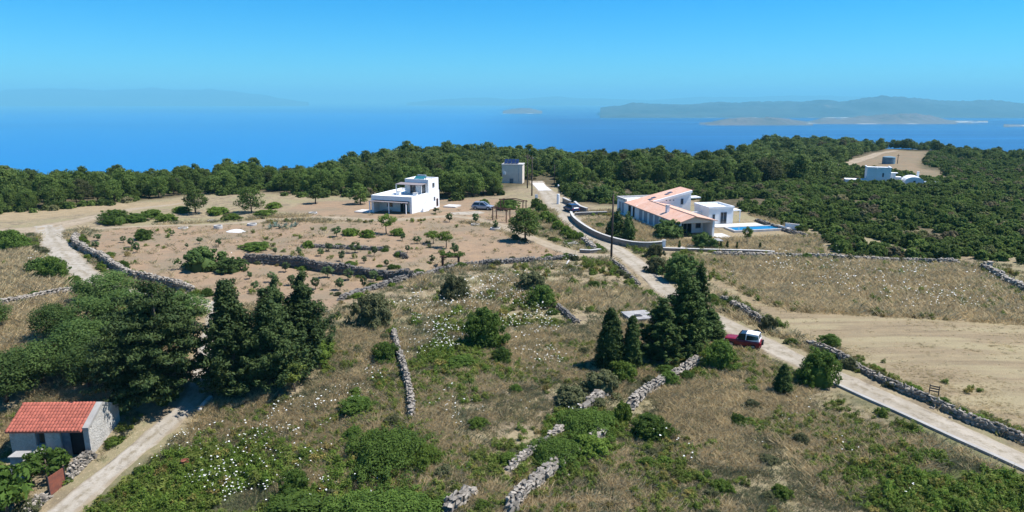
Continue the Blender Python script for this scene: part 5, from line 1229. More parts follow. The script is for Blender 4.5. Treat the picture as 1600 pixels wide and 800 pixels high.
tag(gh.build('gravel_heap', M['gravel'], None, smooth=True, loc=G(368, 362)), 'heap of white gravel on the orchard ground', 'gravel heap')
cs = empty('cistern', G(1006, 508), .25, 'grey flat-roofed concrete cistern half hidden behind the cypress clump', 'cistern')
MB().box(-1.2, 1.2, 0, 2.4, -.5, .55).build('wall', M['greywall'], cs); MB().box(-1.3, 1.3, -.1, 2.5, .55, .68).build('roof_slab', M['greywall'], cs); MB().box(-.5, .1, .6, 1.2, .68, .74).build('hatch', M['iron'], cs)
br = empty('rusty_barrel', G(290, 731), 0, 'rusty oil drum standing in the weeds at lower left', 'barrel')
MB().lathe([(0, -.1), (.24, -.1), (.24, .16), (.26, .18), (.24, .2), (.24, .38), (.26, .4), (.24, .42), (.24, .56), (.255, .58), (.22, .57), (.21, .5), (0, .5)], 18).build('drum', M['rust'], br); MB().lathe([(.04, .5), (.04, .53), (0, .53)], 8, (.1, .05, 0)).build('bung', M['iron'], br)
pa = empty('slatted_gate', G(1458, 622), math.radians(-38), 'small dark slatted gate leaning on the roadside rubble wall', 'gate')
for x in (-.32, .26): MB().box(x, x + .06, -.03, .03, .2, .98).build('stile', M['iron'], pa)
for z in (.5, .68, .86): MB().box(-.26, .26, -.02, .02, z, z + .08).build('slat', M['iron'], pa)
pk = empty('leaning_plank', G(880, 420), 0, 'pale plank leaning at the boundary wall beside the driveway', 'plank')
MB().hexa([(-.1, 0, -.05), (.1, 0, -.05), (.1, .06, -.05), (-.1, .06, -.05)], [(.75, 1.6, .75), (.95, 1.6, .75), (.95, 1.66, .75), (.75, 1.66, .75)]).build('board', M['whitecap'], pk)
sb = empty('culvert_slab', G(892, 381), .2, 'flat pale concrete slab left of the road above the driveway mouth', 'slab'); MB().box(-1.0, 1.0, -.9, .9, -.2, .22).build('slab', M['concrete'], sb, bevel=.03)

# ------------------------------------------------------------------ cars
def car(label, loc, heading, paint, kind, top=None):
    q = empty('parked_car', loc, heading, label, 'car')       # local +x is forwards
    L, W, g = (3.75, 1.62, .24) if kind == 'jeep' else (4.1, 1.7, .20)
    if kind == 'jeep':
        low = [(-1.82, .42, .98), (-1.75, .38, 1.02), (-.9, .36, 1.02), (.35, .36, 1.02), (.55, .36, 1.04), (1.55, .38, .98), (1.82, .40, .92), (1.88, .42, .62)]
        cab = [(-1.72, 1.02), (-1.62, 1.66), (-.2, 1.70), (.22, 1.66), (.62, 1.04)]
    else:
        low = [(-2.02, .40, .88), (-1.95, .30, .96), (-1.0, .26, .93), (.4, .26, .93), (.95, .26, .92), (1.7, .28, .80), (1.98, .32, .66), (2.05, .36, .5)]
        cab = [(-1.92, .95), (-1.55, 1.42), (-.5, 1.50), (.25, 1.44), (1.0, .93)]
    wb = 1.12 if kind == 'jeep' else 1.27; wr = .34 if kind == 'jeep' else .30
    mb = MB(); prev = None
    for x, z0, z1 in low:
        t = 1 - .10 * (abs(x) / (L / 2)) ** 4; hwid = W / 2 * t; k = len(mb.v)
        mb.v += [(x, s * y, z) for s, y, z in ((-1, hwid * .9, z0), (-1, hwid, z0 + .12), (-1, hwid, z1 - .18), (-1, hwid * .93, z1 - .03), (-1, hwid * .6, z1 + .02), (1, hwid * .6, z1 + .02), (1, hwid * .93, z1 - .03), (1, hwid, z1 - .18), (1, hwid, z0 + .12), (1, hwid * .9, z0))]
        if prev is None: mb.f.append(tuple(range(k, k + 10))); mb.m.append(0)
        else:
            for i in range(10): mb.f.append((prev + i, prev + (i + 1) % 10, k + (i + 1) % 10, k + i)); mb.m.append(0)
        prev = k
    mb.f.append(tuple(range(prev, prev + 10))); mb.m.append(0)
    body = mb.build('body', M[paint], q, smooth=False)
    hb = W / 2 * .93; htp = W / 2 * .78
    def pane_quad(nm, pts, mat, par, th=.03):
        n_ = (Vector(pts[1]) - Vector(pts[0])).cross(Vector(pts[2]) - Vector(pts[0])).normalized() * th
        return MB().hexa([tuple(Vector(p)) for p in pts], [tuple(Vector(p) + n_) for p in pts]).build(nm, M[mat], par)
    yb = lambda z: hb + (htp - hb) * (z - cab[0][1]) / (cab[2][1] - cab[0][1])
    pt = lambda i, s: (cab[i][0], s * yb(cab[i][1]), cab[i][1])
    cm = MB(); k = 0
    for i in range(5): cm.v += [pt(i, -1), pt(i, 1)]
    for i in range(4): cm.f.append((2 * i, 2 * i + 1, 2 * i + 3, 2 * i + 2)); cm.m.append(0)
    cm.f += [(0, 2, 4, 6, 8), (1, 3, 5, 7, 9), (0, 1, 9, 8)]; cm.m += [0, 0, 0]
    cabn = cm.build('cabin_glass', M['glass'], q)
    roofm = top or paint
    e = .03
    rp = lambda x, s: (x, s * (yb(float(np.interp(x, [c[0] for c in cab], [c[1] for c in cab]))) + .01), float(np.interp(x, [c[0] for c in cab], [c[1] for c in cab])) + .012)
    xr = cab[3][0] - .02 if kind != 'jeep' else -.35
    MB().slab([rp(cab[1][0], -1), rp(xr, -1), rp(xr, 1), rp(cab[1][0], 1)], -.05).build('roof', M[roofm], cabn)
    if kind == 'jeep':
        pane_quad('rear_panel', [(-1.735, -hb, 1.0), (-1.735, hb, 1.0), (-1.70, hb * .97, 1.16), (-1.70, -hb * .97, 1.16)], roofm, cabn, -.03)
    for s in (-1, 1):
        for x0, x1, z0, z1, mt in ((cab[0][0], cab[1][0], cab[0][1], cab[1][1], roofm), (cab[4][0], cab[3][0], cab[4][1], cab[3][1], paint if kind != 'jeep' else 'iron')):
            MB().tube([(x0, s * (yb(z0) + .005), z0), (x1, s * (yb(z1) + .005), z1)], .055, 6).build('pillar', M[mt], cabn)
        MB().tube([(-.35 if kind == 'jeep' else -.45, s * (yb(cab[0][1]) + .005), cab[0][1]), (-.38, s * (yb(1.6) + .005), cab[2][1])], .05, 6).build('pillar', M[roofm], cabn)
        if kind == 'jeep': MB().hexa([(-1.72, s * hb - .012, 1.0), (-.4, s * hb - .012, 1.0), (-.4, s * hb + .012, 1.0), (-1.72, s * hb + .012, 1.0)], [(-1.67, s * yb(1.3) - .012, 1.3), (-1.45, s * yb(1.16) - .012, 1.16), (-1.45, s * yb(1.16) + .012, 1.16), (-1.67, s * yb(1.3) + .012, 1.3)]).hexa([(-1.64, s * yb(1.6) - .02, 1.52), (-.4, s * yb(1.6) - .02, 1.58), (-.4, s * yb(1.6) + .02, 1.58), (-1.64, s * yb(1.6) + .02, 1.52)], [(-1.62, s * yb(1.69) - .02, 1.67), (-.4, s * yb(1.69) - .02, 1.70), (-.4, s * yb(1.69) + .02, 1.70), (-1.62, s * yb(1.69) + .02, 1.67)]).build('side_panel', M[roofm], cabn)
        for xw in (-wb, wb):
            wl_ = MB(); y0 = s * (W / 2 - .18)
            wl_.lathe([(wr * .62, -.1), (wr * .92, -.11), (wr, -.07), (wr, .07), (wr * .92, .11), (wr * .62, .1)], 20, (xw, y0 + s * .08, wr), axis='y')
            ty = wl_.build('wheel', M['tyre'], q, smooth=True); MB().lathe([(.001, s * .085), (wr * .2, s * .09), (wr * .55, s * .06), (wr * .64, s * .09)], 16, (xw, y0 + s * .08, wr), axis='y').build('rim', M['rim'], ty)
            MB().lathe([(wr * 1.02, -.04), (wr * 1.22, -.04), (wr * 1.22, .04), (wr * 1.02, .04)], 20, (xw, s * (W / 2 - .02), wr + .02), axis='y').build('wheel_arch', M[paint if kind == 'jeep' else 'iron'], body)
        MB().box(L / 2 - .12, L / 2 + .03, s * .58 - .14, s * .58 + .14, .62, .78).build('headlight', M['clearlamp'], q); MB().box(-L / 2 - .03, -L / 2 + .1, s * .66 - .08, s * .66 + .08, .62, .86).build('tail_light', M['redlamp'], q)
        MB().box(.42, .56, s * (W / 2 + .09) - .08, s * (W / 2 + .09) + .08, 1.02, 1.16).build('mirror', M['iron'], q)
        MB().box(-.4, .5, s * (W / 2 + .004) - .004, s * (W / 2 + .004) + .004, .78, .81).build('door_handle', M['iron'], body)
    MB().box(L / 2 - .02, L / 2 + .1, -W * .44, W * .44, .4, .56).build('bumper', M[paint] if kind != 'jeep' else M['iron'], q); MB().box(-L / 2 - .1, -L / 2 + .02, -W * .44, W * .44, .42, .58).build('bumper', M['redpaint'] if kind == 'jeep' else M[paint], q)
    if kind == 'jeep':
        sp = MB().lathe([(.02, -.09), (.24, -.1), (.30, -.08), (.31, 0), (.28, .09), (.18, .1)], 20, (-L / 2 - .16, .1, .86), axis='x').build('spare_wheel', M['tyre'], q, smooth=True)
        MB().lathe([(.001, -.11), (.14, -.1), (.18, -.105)], 14, (-L / 2 - .16, .1, .86), axis='x').build('rim', M['rim'], sp)
        for s in (-1, 1):
            se = MB().box(-.25, .2, s * .36 - .2, s * .36 + .2, .75, 1.04).hexa([(-.32, s * .36 - .2, 1.0), (-.18, s * .36 - .2, 1.0), (-.18, s * .36 + .2, 1.0), (-.32, s * .36 + .2, 1.0)], [(-.45, s * .36 - .17, 1.5), (-.34, s * .36 - .17, 1.5), (-.34, s * .36 + .17, 1.5), (-.45, s * .36 + .17, 1.5)]).build('seat', M['cloth'], q)
    return q
fwl, rwl = G(1140, 543), G(1176, 549); hd = math.atan2(fwl.y - rwl.y, fwl.x - rwl.x)
cn = (fwl + rwl) / 2 + Vector((math.sin(hd), -math.cos(hd), 0)) * .8; cn.z = H(cn.x, cn.y) + .02
car('dark red two-door off-roader with a white hard top parked on the road verge', cn, hd, 'redpaint', 'jeep', 'whitetop').scale = (.80, .80, .80)
p = G(754, 328); car('silver-blue hatchback parked near the white house', (p.x, p.y + .6, p.z + .02), math.radians(-14), 'silver', 'hatch')
p = G(893, 331); car('dark blue car parked by the road beside the short white-topped wall', (p.x, p.y + .5, p.z + .02), math.radians(112), 'navy', 'hatch')
PLANTED += [(cn.x, cn.y, 1.3)]
# ------------------------------------------------------------------ woods and scrub
HOUSES = [(w0.x, w0.y, math.radians(-20), -3.5, 12, -2, 13.5), (v0.x, v0.y, VR, -1.5, 22, -2.5, 27), (f0.x, f0.y, math.radians(-20), -5.5, 19, -1.5, 5.5), (q0.x, q0.y, math.radians(-8), -1.5, 7.0, -15, 5), (ht.location.x, ht.location.y, ang, -.6, HW + .3, -.8, HD + .4)]
def free_of_houses(x, y, m=0.0):
    ok = np.ones(np.asarray(x).shape, bool)
    for hx, hy, a, x0, x1, y0, y1 in HOUSES:
        dx, dy = x - hx, y - hy; u_ = dx * math.cos(a) + dy * math.sin(a); v_ = -dx * math.sin(a) + dy * math.cos(a)
        ok &= ~((u_ > x0 - m) & (u_ < x1 + m) & (v_ > y0 - m) & (v_ < y1 + m))
    return ok
def free_of_walls(x, y, m=0.0):
    ok = np.ones(np.asarray(x).shape, bool)
    for L, w in WALLS: ok &= dist_line(x, y, L[::3] if len(L) > 12 else L) > w * .5 + m
    return ok
def jitter(r0, r1, sp, amax=.74):
    xs = np.arange(-r1, r1, sp); ys = np.arange(40, r1, sp); X, Y = np.meshgrid(xs, ys)
    X = X.ravel() + rng.uniform(-.48, .48, X.size) * sp; Y = Y.ravel() + rng.uniform(-.48, .48, Y.size) * sp
    r = np.hypot(X, Y); a = np.arctan2(X, Y); k = (r > r0) & (r < r1) & (np.abs(a) < amax); return X[k], Y[k]
def in_px(X, Y, poly):
    px, py = px_of(X, Y, hgt(X, Y)); return sdf(px, py, poly)
def ridge_of(X, Y): return np.interp(np.arctan2(X, Y), RID_A, RID_R) / np.maximum(np.cos(np.arctan2(X, Y)), .45)
P_PINE = [(-600, 336), (0, 333), (130, 322), (290, 305), (400, 299), (480, 304), (575, 304), (690, 311), (770, 306), (800, 292), (822, 286), (832, 272), (870, 272), (880, 292), (1000, 291), (1100, 291), (1200, 294), (1290, 281), (1308, 260), (1335, 250), (1384, 232), (1455, 236), (1500, 250), (1600, 256), (1900, 262), (1900, 120), (-600, 120)]
P_MAQ = [(868, 290), (880, 291), (1000, 290), (1200, 293), (1290, 280), (1306, 262), (1372, 268), (1440, 282), (1485, 282), (1470, 264), (1440, 260), (1456, 238), (1900, 254), (1900, 430), (1600, 413), (1500, 408), (1330, 402), (1284, 396), (1280, 372), (1216, 346), (1165, 332), (1090, 312), (1000, 314), (960, 319), (915, 316), (890, 308)]
P_CLEAR = [FIELD['patch']]
def copses(X, Y): return fbm(X, Y, 26, 61, 3)
X, Y = jitter(100, 470, 3.5); R_ = ridge_of(X, Y); k = (np.hypot(X, Y) < R_ + 16) & (in_px(X, Y, P_PINE) > 0) & free_of_houses(X, Y, 1.8) & (sdf(X, Y, FIELD['patch']) < -2)
k &= dist_line(X, Y, ROADS['road'][::3]) > 4.0
X, Y = X[k], Y[k]; pd = np.hypot(X, Y); o = np.argsort(pd); X, Y = X[o], Y[o]
PX = px_of(X, Y, hgt(X, Y))[0]
def wood_name(px):
    if px < 440: return 'pine in the wood along the left skyline', 'pines of the left wood'
    if px < 690: return 'pine in the wood directly behind the white house', 'pines behind the white house'
    if px < 850: return 'pine in the wood around the beige building', 'pines by the beige building'
    if px < 1150: return 'pine in the wood beyond the villa', 'pines beyond the villa'
    return 'pine on the wooded rise at the right skyline', 'pines of the right skyline'
vis = np.abs(PX - 800) < 830
near = np.nonzero(vis)[0][:300]; isn = np.zeros(len(X), bool); isn[near] = True
sc_ = rng.uniform(.55, 1.28, len(X)); tall = fbm(X, Y, 18, 33, 2); sc_ *= .8 + .45 * tall; sc_ *= np.interp(PX, [0, 150, 450, 560, 700, 1150, 1250, 1430, 1500], [.86, .74, .74, .80, .92, .92, .84, .80, .62])
Z = hgt(X, Y)
for i in near:
    lb, g = wood_name(PX[i])
    place('pine%d' % rng.integers(5), 'pine_tree', lb, 'tree', (X[i], Y[i], Z[i] - .1), rng.uniform(0, 6.28), (sc_[i] * rng.uniform(.9, 1.1), sc_[i] * rng.uniform(.9, 1.1), sc_[i] * rng.uniform(.9, 1.15)), g)

def scatter(name, label, cat, P, rot, scl, idx, meshes):
    """one object of kind stuff: the meshes instanced on given points"""
    col = bpy.data.collections.new(name + '_kinds')
    for m in meshes:
        for me in (m if isinstance(m, list) else [m]):
            col.objects.link(bpy.data.objects.new(name + '_kind', me))
    me = bpy.data.meshes.new(name); me.vertices.add(len(P)); me.vertices.foreach_set('co', np.ascontiguousarray(P, np.float32).ravel())
    a = me.attributes.new('rot', 'FLOAT_VECTOR', 'POINT'); a.data.foreach_set('vector', np.ascontiguousarray(rot, np.float32).ravel())
    a = me.attributes.new('scl', 'FLOAT_VECTOR', 'POINT'); a.data.foreach_set('vector', np.ascontiguousarray(scl, np.float32).ravel())
    a = me.attributes.new('idx', 'INT', 'POINT'); a.data.foreach_set('value', np.ascontiguousarray(idx, np.int32))
    me.update(); o = link(name, me); tag(o, label, cat, kind='stuff')
    ng = bpy.data.node_groups.new(name, 'GeometryNodeTree'); ng.interface.new_socket('Geometry', in_out='INPUT', socket_type='NodeSocketGeometry'); ng.interface.new_socket('Geometry', in_out='OUTPUT', socket_type='NodeSocketGeometry')
    n = ng.nodes; l = ng.links; gi = n.new('NodeGroupInput'); go = n.new('NodeGroupOutput'); ip = n.new('GeometryNodeInstanceOnPoints'); ci = n.new('GeometryNodeCollectionInfo')
    ci.inputs['Collection'].default_value = col; ci.inputs['Separate Children'].default_value = True; ci.inputs['Reset Children'].default_value = True
    ip.inputs['Pick Instance'].default_value = True
    def na(nm, ty):
        q = n.new('GeometryNodeInputNamedAttribute'); q.data_type = ty; q.inputs['Name'].default_value = nm; return q.outputs['Attribute']
    l.new(gi.outputs[0], ip.inputs['Points']); l.new(ci.outputs[0], ip.inputs['Instance']); l.new(na('idx', 'INT'), ip.inputs['Instance Index'])
    er = n.new('FunctionNodeEulerToRotation'); l.new(na('rot', 'FLOAT_VECTOR'), er.inputs[0]); l.new(er.outputs[0], ip.inputs['Rotation'])
    l.new(na('scl', 'FLOAT_VECTOR'), ip.inputs['Scale']); l.new(ip.outputs[0], go.inputs[0])
    md = o.modifiers.new('scatter', 'NODES'); md.node_group = ng
    return o
def zrot(n): return np.stack([rng.normal(0, .03, n), rng.normal(0, .03, n), rng.uniform(0, 6.283, n)], 1)
def joined(key):
    """trunk and crown of a prototype as one mesh, for masses of far trees"""
    bm = bmesh.new(); mats = []
    for pn, me in PROTO[key]:
        bm.from_mesh(me)
    out = bpy.data.meshes.new(key); bm.to_mesh(out); bm.free(); return out
def crown_only(key): return PROTO[key][-1][1]
k = ~isn; n = int(k.sum())
scatter('pine_wood', 'dense pine wood running along the skyline above the sea', 'wood', np.stack([X[k], Y[k], Z[k] - .2], 1), zrot(n), np.stack([sc_[k] * rng.uniform(.95, 1.2, n), sc_[k] * rng.uniform(.95, 1.2, n), sc_[k] * rng.uniform(.9, 1.15, n)], 1), rng.integers(0, 5, n), [crown_only('farpine%d' % i) for i in range(5)])
# scrub
X, Y = jitter(95, 460, 2.0); R_ = ridge_of(X, Y)
k = (np.hypot(X, Y) < R_ + 8) & (in_px(X, Y, P_MAQ) > 0) & free_of_houses(X, Y, .6) & (sdf(X, Y, FIELD['patch']) < 0) & free_of_walls(X, Y, .5) & (sdf(X, Y, FIELD['lawn']) < -.5)
k &= fbm(X, Y, 9, 71, 3) < .66
X2, Y2 = jitter(100, 300, 2.6); k2 = (np.hypot(X2, Y2) < ridge_of(X2, Y2) + 4) & (in_px(X2, Y2, P_PINE) > -4) & free_of_houses(X2, Y2, 2.5) & (sdf(X2, Y2, FIELD['patch']) < 0) & (dist_line(X2, Y2, ROADS['road'][::3]) > 3.2) & (zones(X2, Y2)['road'] > 1)
k2 &= (fbm(X2, Y2, 12, 77, 3) > .42) | (np.hypot(X2, Y2) > ridge_of(X2, Y2) - 16)
X = np.concatenate([X[k], X2[k2]]); Y = np.concatenate([Y[k], Y2[k2]]); o = np.argsort(np.hypot(X, Y)); X, Y = X[o], Y[o]; Z = hgt(X, Y); PX, PY = px_of(X, Y, Z)
big = fbm(X, Y, 11, 81, 3); s_ = rng.uniform(.55, 1.15, len(X)) * (.6 + .85 * big)
near = np.nonzero((PX > 880) & (PX < 1620))[0][:240]; isn = np.zeros(len(X), bool); isn[near] = True
for i in near:
    lb, g = (('scrub bush on the slope beside and behind the villa', 'scrub by the villa') if PX[i] < 1230 else ('scrub bush at the lower edge of the right-hand scrub slope', 'scrub above the flowering field'))
    place('maquis%d' % rng.integers(5), 'scrub_bush', lb, 'bush', (X[i], Y[i], Z[i] - .05), rng.uniform(0, 6.28), (s_[i], s_[i] * rng.uniform(.85, 1.15), s_[i] * rng.uniform(.8, 1.3)), g)
k = ~isn; n = int(k.sum())
scatter('scrub', 'dark green scrub covering the slopes below and between the woods', 'scrub', np.stack([X[k], Y[k], Z[k] - .05], 1), zrot(n), np.stack([s_[k], s_[k], s_[k] * rng.uniform(.8, 1.3, n)], 1), rng.integers(0, 5, n), [crown_only('maquis%d' % i) for i in range(5)])

# ------------------------------------------------------------------ grasses, weeds and flowers
def tuft(seed, nb, h, spread, wid, mat, lean=.45):
    rg = np.random.default_rng(seed); V, Fc, T = [], [], []
    for k in range(nb):
        a = rg.random() * 6.283; r = spread * math.sqrt(rg.random()) ; b = rg.random() * 6.283; L = h * (.55 + .6 * rg.random()); e = lean * rg.random()
        x, y = r * math.cos(a), r * math.sin(a); dx, dy = math.cos(b) * e * L, math.sin(b) * e * L; sx, sy = -math.sin(b + 1) * wid, math.cos(b + 1) * wid; o = len(V)
        V += [(x - sx, y - sy, -.04), (x + sx, y + sy, -.04), (x + dx * .6 + sx * .7, y + dy * .6 + sy * .7, L * .65), (x + dx, y + dy, L)]; Fc.append((o, o + 1, o + 2, o + 3)); T += [rg.random()] * 4
    return mesh_np('tuft', np.array(V), np.array(Fc), M[mat], np.array(T))
def weed(seed, w, h, n, per, leaf, mat, vert=.6):
    rg = np.random.default_rng(seed); C = np.stack([rg.normal(0, w * .22, n), rg.normal(0, w * .22, n), np.abs(rg.normal(h * .45, h * .22, n))], 1)
    V, Fc, T = leaves(rg, C, np.full(n, w * .2), per, leaf, 1.2, .3, .3, .3, vert); V[:, 2] = np.maximum(V[:, 2], -.05)
    return mesh_np('weed', V, Fc, M[mat], T)
def umbel(seed):
    rg = np.random.default_rng(seed); V, Fc, T, mi = [], [], [], []
    for k in range(3):
        x, y = rg.normal(size=2) * .35; h = .55 + .45 * rg.random(); r = .028 + .03 * rg.random(); o = len(V)
        V += [(x - .008, y, 0), (x + .008, y, 0), (x + .008, y, h), (x - .008, y, h)]; Fc.append((o, o + 1, o + 2, o + 3)); mi.append(0); T += [.5] * 4
        for j in range(4):
            a = j * 1.57 + rg.random(); cx, cy = x + math.cos(a) * r * .6, y + math.sin(a) * r * .6; o = len(V); hz_ = h + rg.normal() * .015
            V += [(cx - r * .6, cy - r * .5, hz_), (cx + r * .5, cy - r * .6, hz_ + .01), (cx + r * .6, cy + r * .5, hz_), (cx - r * .5, cy + r * .6, hz_ + .02)]; Fc.append((o, o + 1, o + 2, o + 3)); mi.append(1); T += [.5] * 4
    return mesh_np('umbel', np.array(V), np.array(Fc), [M['weed'], M['petal']], np.array(T), mi=mi)
DRY = [tuft(i, 16, .30, .24, .013, 'drygrass', 1.5) for i in range(4)] + [tuft(20 + i, 14, .22, .26, .015, 'brownherb', 1.6) for i in range(4)] + [tuft(30 + i, 18, .28, .26, .016, 'herb', 1.4) for i in range(4)]
WEED = [weed(40 + i, .9, .55, 9, 26, .10, 'weed') for i in range(4)] + [weed(50 + i, .9, .5, 9, 26, .10, 'lush', .4) for i in range(3)]
UMB = [umbel(60 + i) for i in range(4)]
def fan(n, r0, r1, amax=.80):
    r = np.sqrt(rng.uniform(r0 * r0, r1 * r1, n)); a = rng.uniform(-amax, amax, n); return r * np.sin(a), r * np.cos(a)
def clear(X, Y, m=.0): 
    ok = free_of_houses(X, Y, m) & free_of_walls(X, Y, .05)
    for x, y, r in PLANTED: ok &= (X - x) ** 2 + (Y - y) ** 2 > (r * .8) ** 2
    return ok
# dry grass
def dry(n, r0, r1, size, name, label):
    X, Y = fan(n, r0, r1); z = zones(X, Y)
    p1 = fbm(X, Y, 6.5, 91, 4); p2 = fbm(X, Y, 2.0, 93, 3); p3 = fbm(X, Y, 11, 97, 3)
    bare = S((.47 - p1) / .08)                       # thin places where the earth shows
    pr = (.75 - .55 * bare) * (.45 + .55 * S((p2 - .36) / .2)); pr = pr * (1 - .9 * z['soil']) * (1 - .4 * z['stub']); pr = np.where(z['straw'] > .5, np.maximum(pr, .8), pr)
    pr *= S((z['road'] - .0) / .5); pr *= 1 - S((in_px(X, Y, P_MAQ) + 4) / 8)
    k = (rng.random(n) < pr) & clear(X, Y); X, Y = X[k], Y[k]; st = z['stub'][k]; sw = z['straw'][k]; gr = z['green'][k]; p1, p3 = p1[k], p3[k]; n = len(X)
    s = size * rng.uniform(.5, 1.25, n) * (1 - .62 * st) * (1 - .35 * z['soil'][k]) * (.72 + .5 * np.maximum(S((p1 - .45) / .15), sw))
    u = rng.random(n); straw = np.where(sw + st > .5, .86, .12 + .75 * S((p1 - .50) / .09)); herb = np.where(sw + st > .5, .12, .30 + .55 * S((p3 - .47) / .08)) + .3 * gr
    kind = np.where(u < straw, 0, np.where(rng.random(n) < herb, 8, 4))
    scatter(name, label, 'grass', np.stack([X, Y, hgt(X, Y)], 1), zrot(n), np.stack([s * 1.2, s * 1.2, s * (1 - .3 * st)], 1), rng.integers(0, 4, n) + kind, DRY)
dry(128000, 26, 62, 1.0, 'dry_grass', 'dry yellow and brown grass of the near fields')
dry(84000, 62, 132, 1.7, 'dry_grass', 'dry grass of the farther fields and verges')
# green weeds
def weeds(n, r0, r1, size, name, label):
    X, Y = fan(n, r0, r1); z = zones(X, Y)
    f = fbm(X, Y, 4.2, 101, 4); g2 = fbm(X, Y, 14, 107, 3)
    pr = S((f - .495) / .10) * (.45 + .55 * S((g2 - .40) / .2)); pr = np.maximum(pr, z['green'] * S((f - .36) / .12))
    verge = np.exp(-((z['road'] - .8) / .8) ** 2); pr = np.maximum(pr, .45 * verge * S((f - .42) / .1))
    pr = pr * (1 - .93 * z['soil']) * (1 - .99 * z['stub']) * (1 - .70 * z['straw'] + .35 * z['tall']) * S((z['road'] - .15) / .5); pr *= 1 - S((in_px(X, Y, P_MAQ) + 4) / 8)
    wl_ = np.zeros(n)
    k = (rng.random(n) < pr) & clear(X, Y); X, Y = X[k], Y[k]; gz = z['green'][k]; n = len(X)
    s = size * rng.uniform(.45, 1.25, n) * (.75 + .5 * gz)
    lush = rng.random(n) < (.25 + .5 * gz); scatter(name, label, 'weeds', np.stack([X, Y, hgt(X, Y)], 1), zrot(n), np.stack([s, s, s * rng.uniform(.7, 1.3, n)], 1), np.where(lush, 4 + rng.integers(0, 3, n), rng.integers(0, 4, n)), WEED)
weeds(42000, 26, 64, .85, 'green_weeds', 'green weeds spread through the near fields')
weeds(21000, 64, 128, 1.25, 'green_weeds', 'green weeds spread through the farther fields and verges')
# white umbels in drifts
def flowers():
    P = []
    for x, y, rx, ry, n in ((690, 525, 45, 25, 120), (690, 545, 40, 20, 60), (650, 480, 30, 30, 50), (760, 450, 60, 25, 110), (830, 500, 50, 60, 140), (850, 560, 50, 30, 50), (800, 470, 60, 20, 60), (400, 700, 110, 40, 90), (360, 760, 90, 40, 130), (250, 700, 60, 30, 50), (480, 640, 90, 30, 40),
                            (520, 770, 80, 30, 40), (720, 650, 60, 40, 25), (900, 640, 60, 40, 25), (1350, 440, 260, 30, 190), (1480, 470, 120, 25, 130), (1250, 430, 120, 20, 50), (720, 490, 50, 30, 60), (570, 600, 60, 40, 25), (1200, 700, 300, 80, 26), (880, 420, 60, 14, 30), (65, 415, 14, 8, 30), (345, 412, 30, 10, 20)):
        for k in range(int(n * .45)):
            p = G(x + random.gauss(0, .45) * rx, y + random.gauss(0, .45) * ry); P.append((p.x, p.y, p.z))
    P = np.array(P); z = zones(P[:, 0], P[:, 1]); k = (z['road'] > .4) & (z['stub'] < .3) & free_of_houses(P[:, 0], P[:, 1]); P = P[k]; n = len(P)
    s = rng.uniform(.45, 1.35, n) * np.clip(P[:, 1] / 62, .85, 1.5); scatter('white_flowers', 'white umbel flowers dotted in drifts across the fields', 'flowers', P, zrot(n), np.stack([s, s, s], 1), rng.integers(0, 4, n), UMB)
flowers()
# low bushes too many and too small to tell apart along walls and verges
Q = []
for L, w in WALLS:
    for c in L[::2]:
        if rng.random() < .26 and 30 < np.hypot(*c[:2]) < 130: Q.append((c[0] + rng.normal() * .7, c[1] + rng.normal() * .7 + .3))
for k_, a_ in (('road', .32), ('lane', .18), ('driveway', .06)):
    for c in ROADS[k_]:
        for sd in (-1, 1):
            if rng.random() < a_ and c[1] < 120: Q.append((c[0] + sd * (c[2] * .5 + .7 + rng.random() * 1.1), c[1] + rng.normal() * .6))
Q = np.array(Q); z = zones(Q[:, 0], Q[:, 1]); k = (z['road'] > .45) & free_of_houses(Q[:, 0], Q[:, 1], .5) & (z['stub'] < .4); Q = Q[k]; n = len(Q); s = rng.uniform(.22, .6, n)
SHORT = {'rough pale stone wall running from': 'the rough foreground wall', 'low tumbled stone wall left': 'the low tumbled foreground wall', 'short stretch of stone wall': 'the short wall at the bottom edge', 'pale neat stone wall climbing': 'the pale wall below the red car',
 'broken dark stone wall dividing': 'the broken wall in the central field', 'long grey rubble wall along': 'the roadside wall beside the stubble', 'rubble wall between road and': 'the rubble wall above the red car', 'long stone wall along the': 'the lane wall at the left of the orchard',
 'dark terrace wall crossing': 'the long terrace wall', 'low stone wall crossing the': 'the wall in the left straw fields', 'overgrown boundary wall': 'the wall between orchard and central field', 'rubble wall along the back': 'the wall behind the flowering field', 'rubble wall at the right': 'the wall at the far right field edge',
 'curved stone wall with': 'the curved garden wall', 'low concrete kerb': 'the concrete kerb of the road', 'low wall topped': 'the low villa terrace wall', 'tumbled boulders': 'the tumbled boulders', 'low wall behind': 'the wall behind the pool', 'half-buried': 'the half-buried stone row', 'stone edging': 'the stone edging at the road', 'small heap-like': 'the small heap of wall'}
ORD = 'nearest second-nearest third-nearest fourth-nearest fifth-nearest sixth-nearest seventh-nearest eighth-nearest ninth-nearest tenth-nearest eleventh-nearest twelfth-nearest thirteenth-nearest fourteenth-nearest fifteenth-nearest sixteenth-nearest seventeenth-nearest eighteenth-nearest nineteenth-nearest twentieth-nearest'.split() + ['twenty-%s-nearest' % w for w in 'first second third fourth fifth sixth seventh eighth ninth'.split()] + ['thirtieth-nearest'] + ['thirty-%s-nearest' % w for w in 'first second third fourth fifth sixth seventh eighth ninth'.split()]
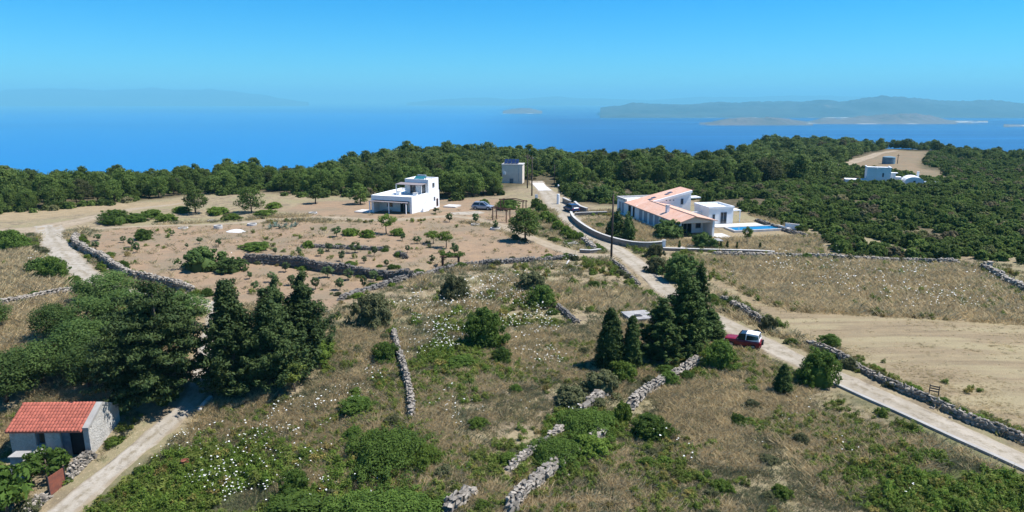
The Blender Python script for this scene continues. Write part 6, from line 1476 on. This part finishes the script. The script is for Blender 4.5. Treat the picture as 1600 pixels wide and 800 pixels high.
def beside(x, y):
    best, nm = 1.8, None
    for (L, w), lb in zip(WALLS, WALLNAME):
        d = float(dist_line(np.array([x]), np.array([y]), L[::2] if len(L) > 6 else L)[0])
        if d < best:
            for k_, v_ in SHORT.items():
                if lb.startswith(k_): best, nm = d, v_
    if nm is None:
        px_, py_ = px_of(x, y, H(x, y))
        for k_, v_ in (('road', 'the concrete road'), ('lane', 'the pale lane'), ('driveway', 'the driveway')):
            d = float(dist_line(np.array([x]), np.array([y]), ROADS[k_])[0])
            if d < 4: nm = v_ + (' above the cypress clump' if k_ == 'road' and py_ < 470 else ' below the cypress clump' if k_ == 'road' else ''); break
    return nm
COUNT = {}
def small_bushes(XY, sizes, keys, name, label, group):
    o_ = np.argsort(np.hypot(XY[:, 0], XY[:, 1]))[:300]
    for i in o_:
        x, y = XY[i]; s = sizes[i]; px_ = px_of(x, y, H(x, y))[0]; lb = label
        if not -30 < px_ < 1630: continue
        nm = beside(x, y)
        if nm:
            c = COUNT.get(nm, 0); COUNT[nm] = c + 1
            if c >= len(ORD): continue
            lb = '%s small bush beside %s' % (ORD[c], nm)
        place(keys[rng.integers(len(keys))], name, lb, 'bush', (x, y, H(x, y) - .03), rng.uniform(0, 6.28), (s, s, s * rng.uniform(.65, 1.1)), group)
small_bushes(Q, s, ('mastic0', 'grey0', 'grey1', 'bright0', 'bright1'), 'bramble_bush', 'small bush or bramble growing against a stone wall or road verge', 'small bushes along walls and verges')
# scattered low bushes of the open fields
X, Y = fan(1700, 28, 118); z = zones(X, Y); k = (z['soil'] < .2) & (z['stub'] < .1) & (z['straw'] < .3) & (z['road'] > 1.2) & clear(X, Y, .5) & (fbm(X, Y, 13, 121, 3) > .52) & (in_px(X, Y, P_MAQ) < -4) & (in_px(X, Y, P_PINE) < -3); k &= rng.random(len(X)) < .30
X, Y = X[k], Y[k]; n = len(X); s = rng.uniform(.2, .55, n)
small_bushes(np.stack([X, Y], 1), s, ('mastic1', 'grey0', 'grey1', 'bright0', 'bright1'), 'low_bush', 'small low bush scattered in the rough open fields', 'small bushes of the rough fields')
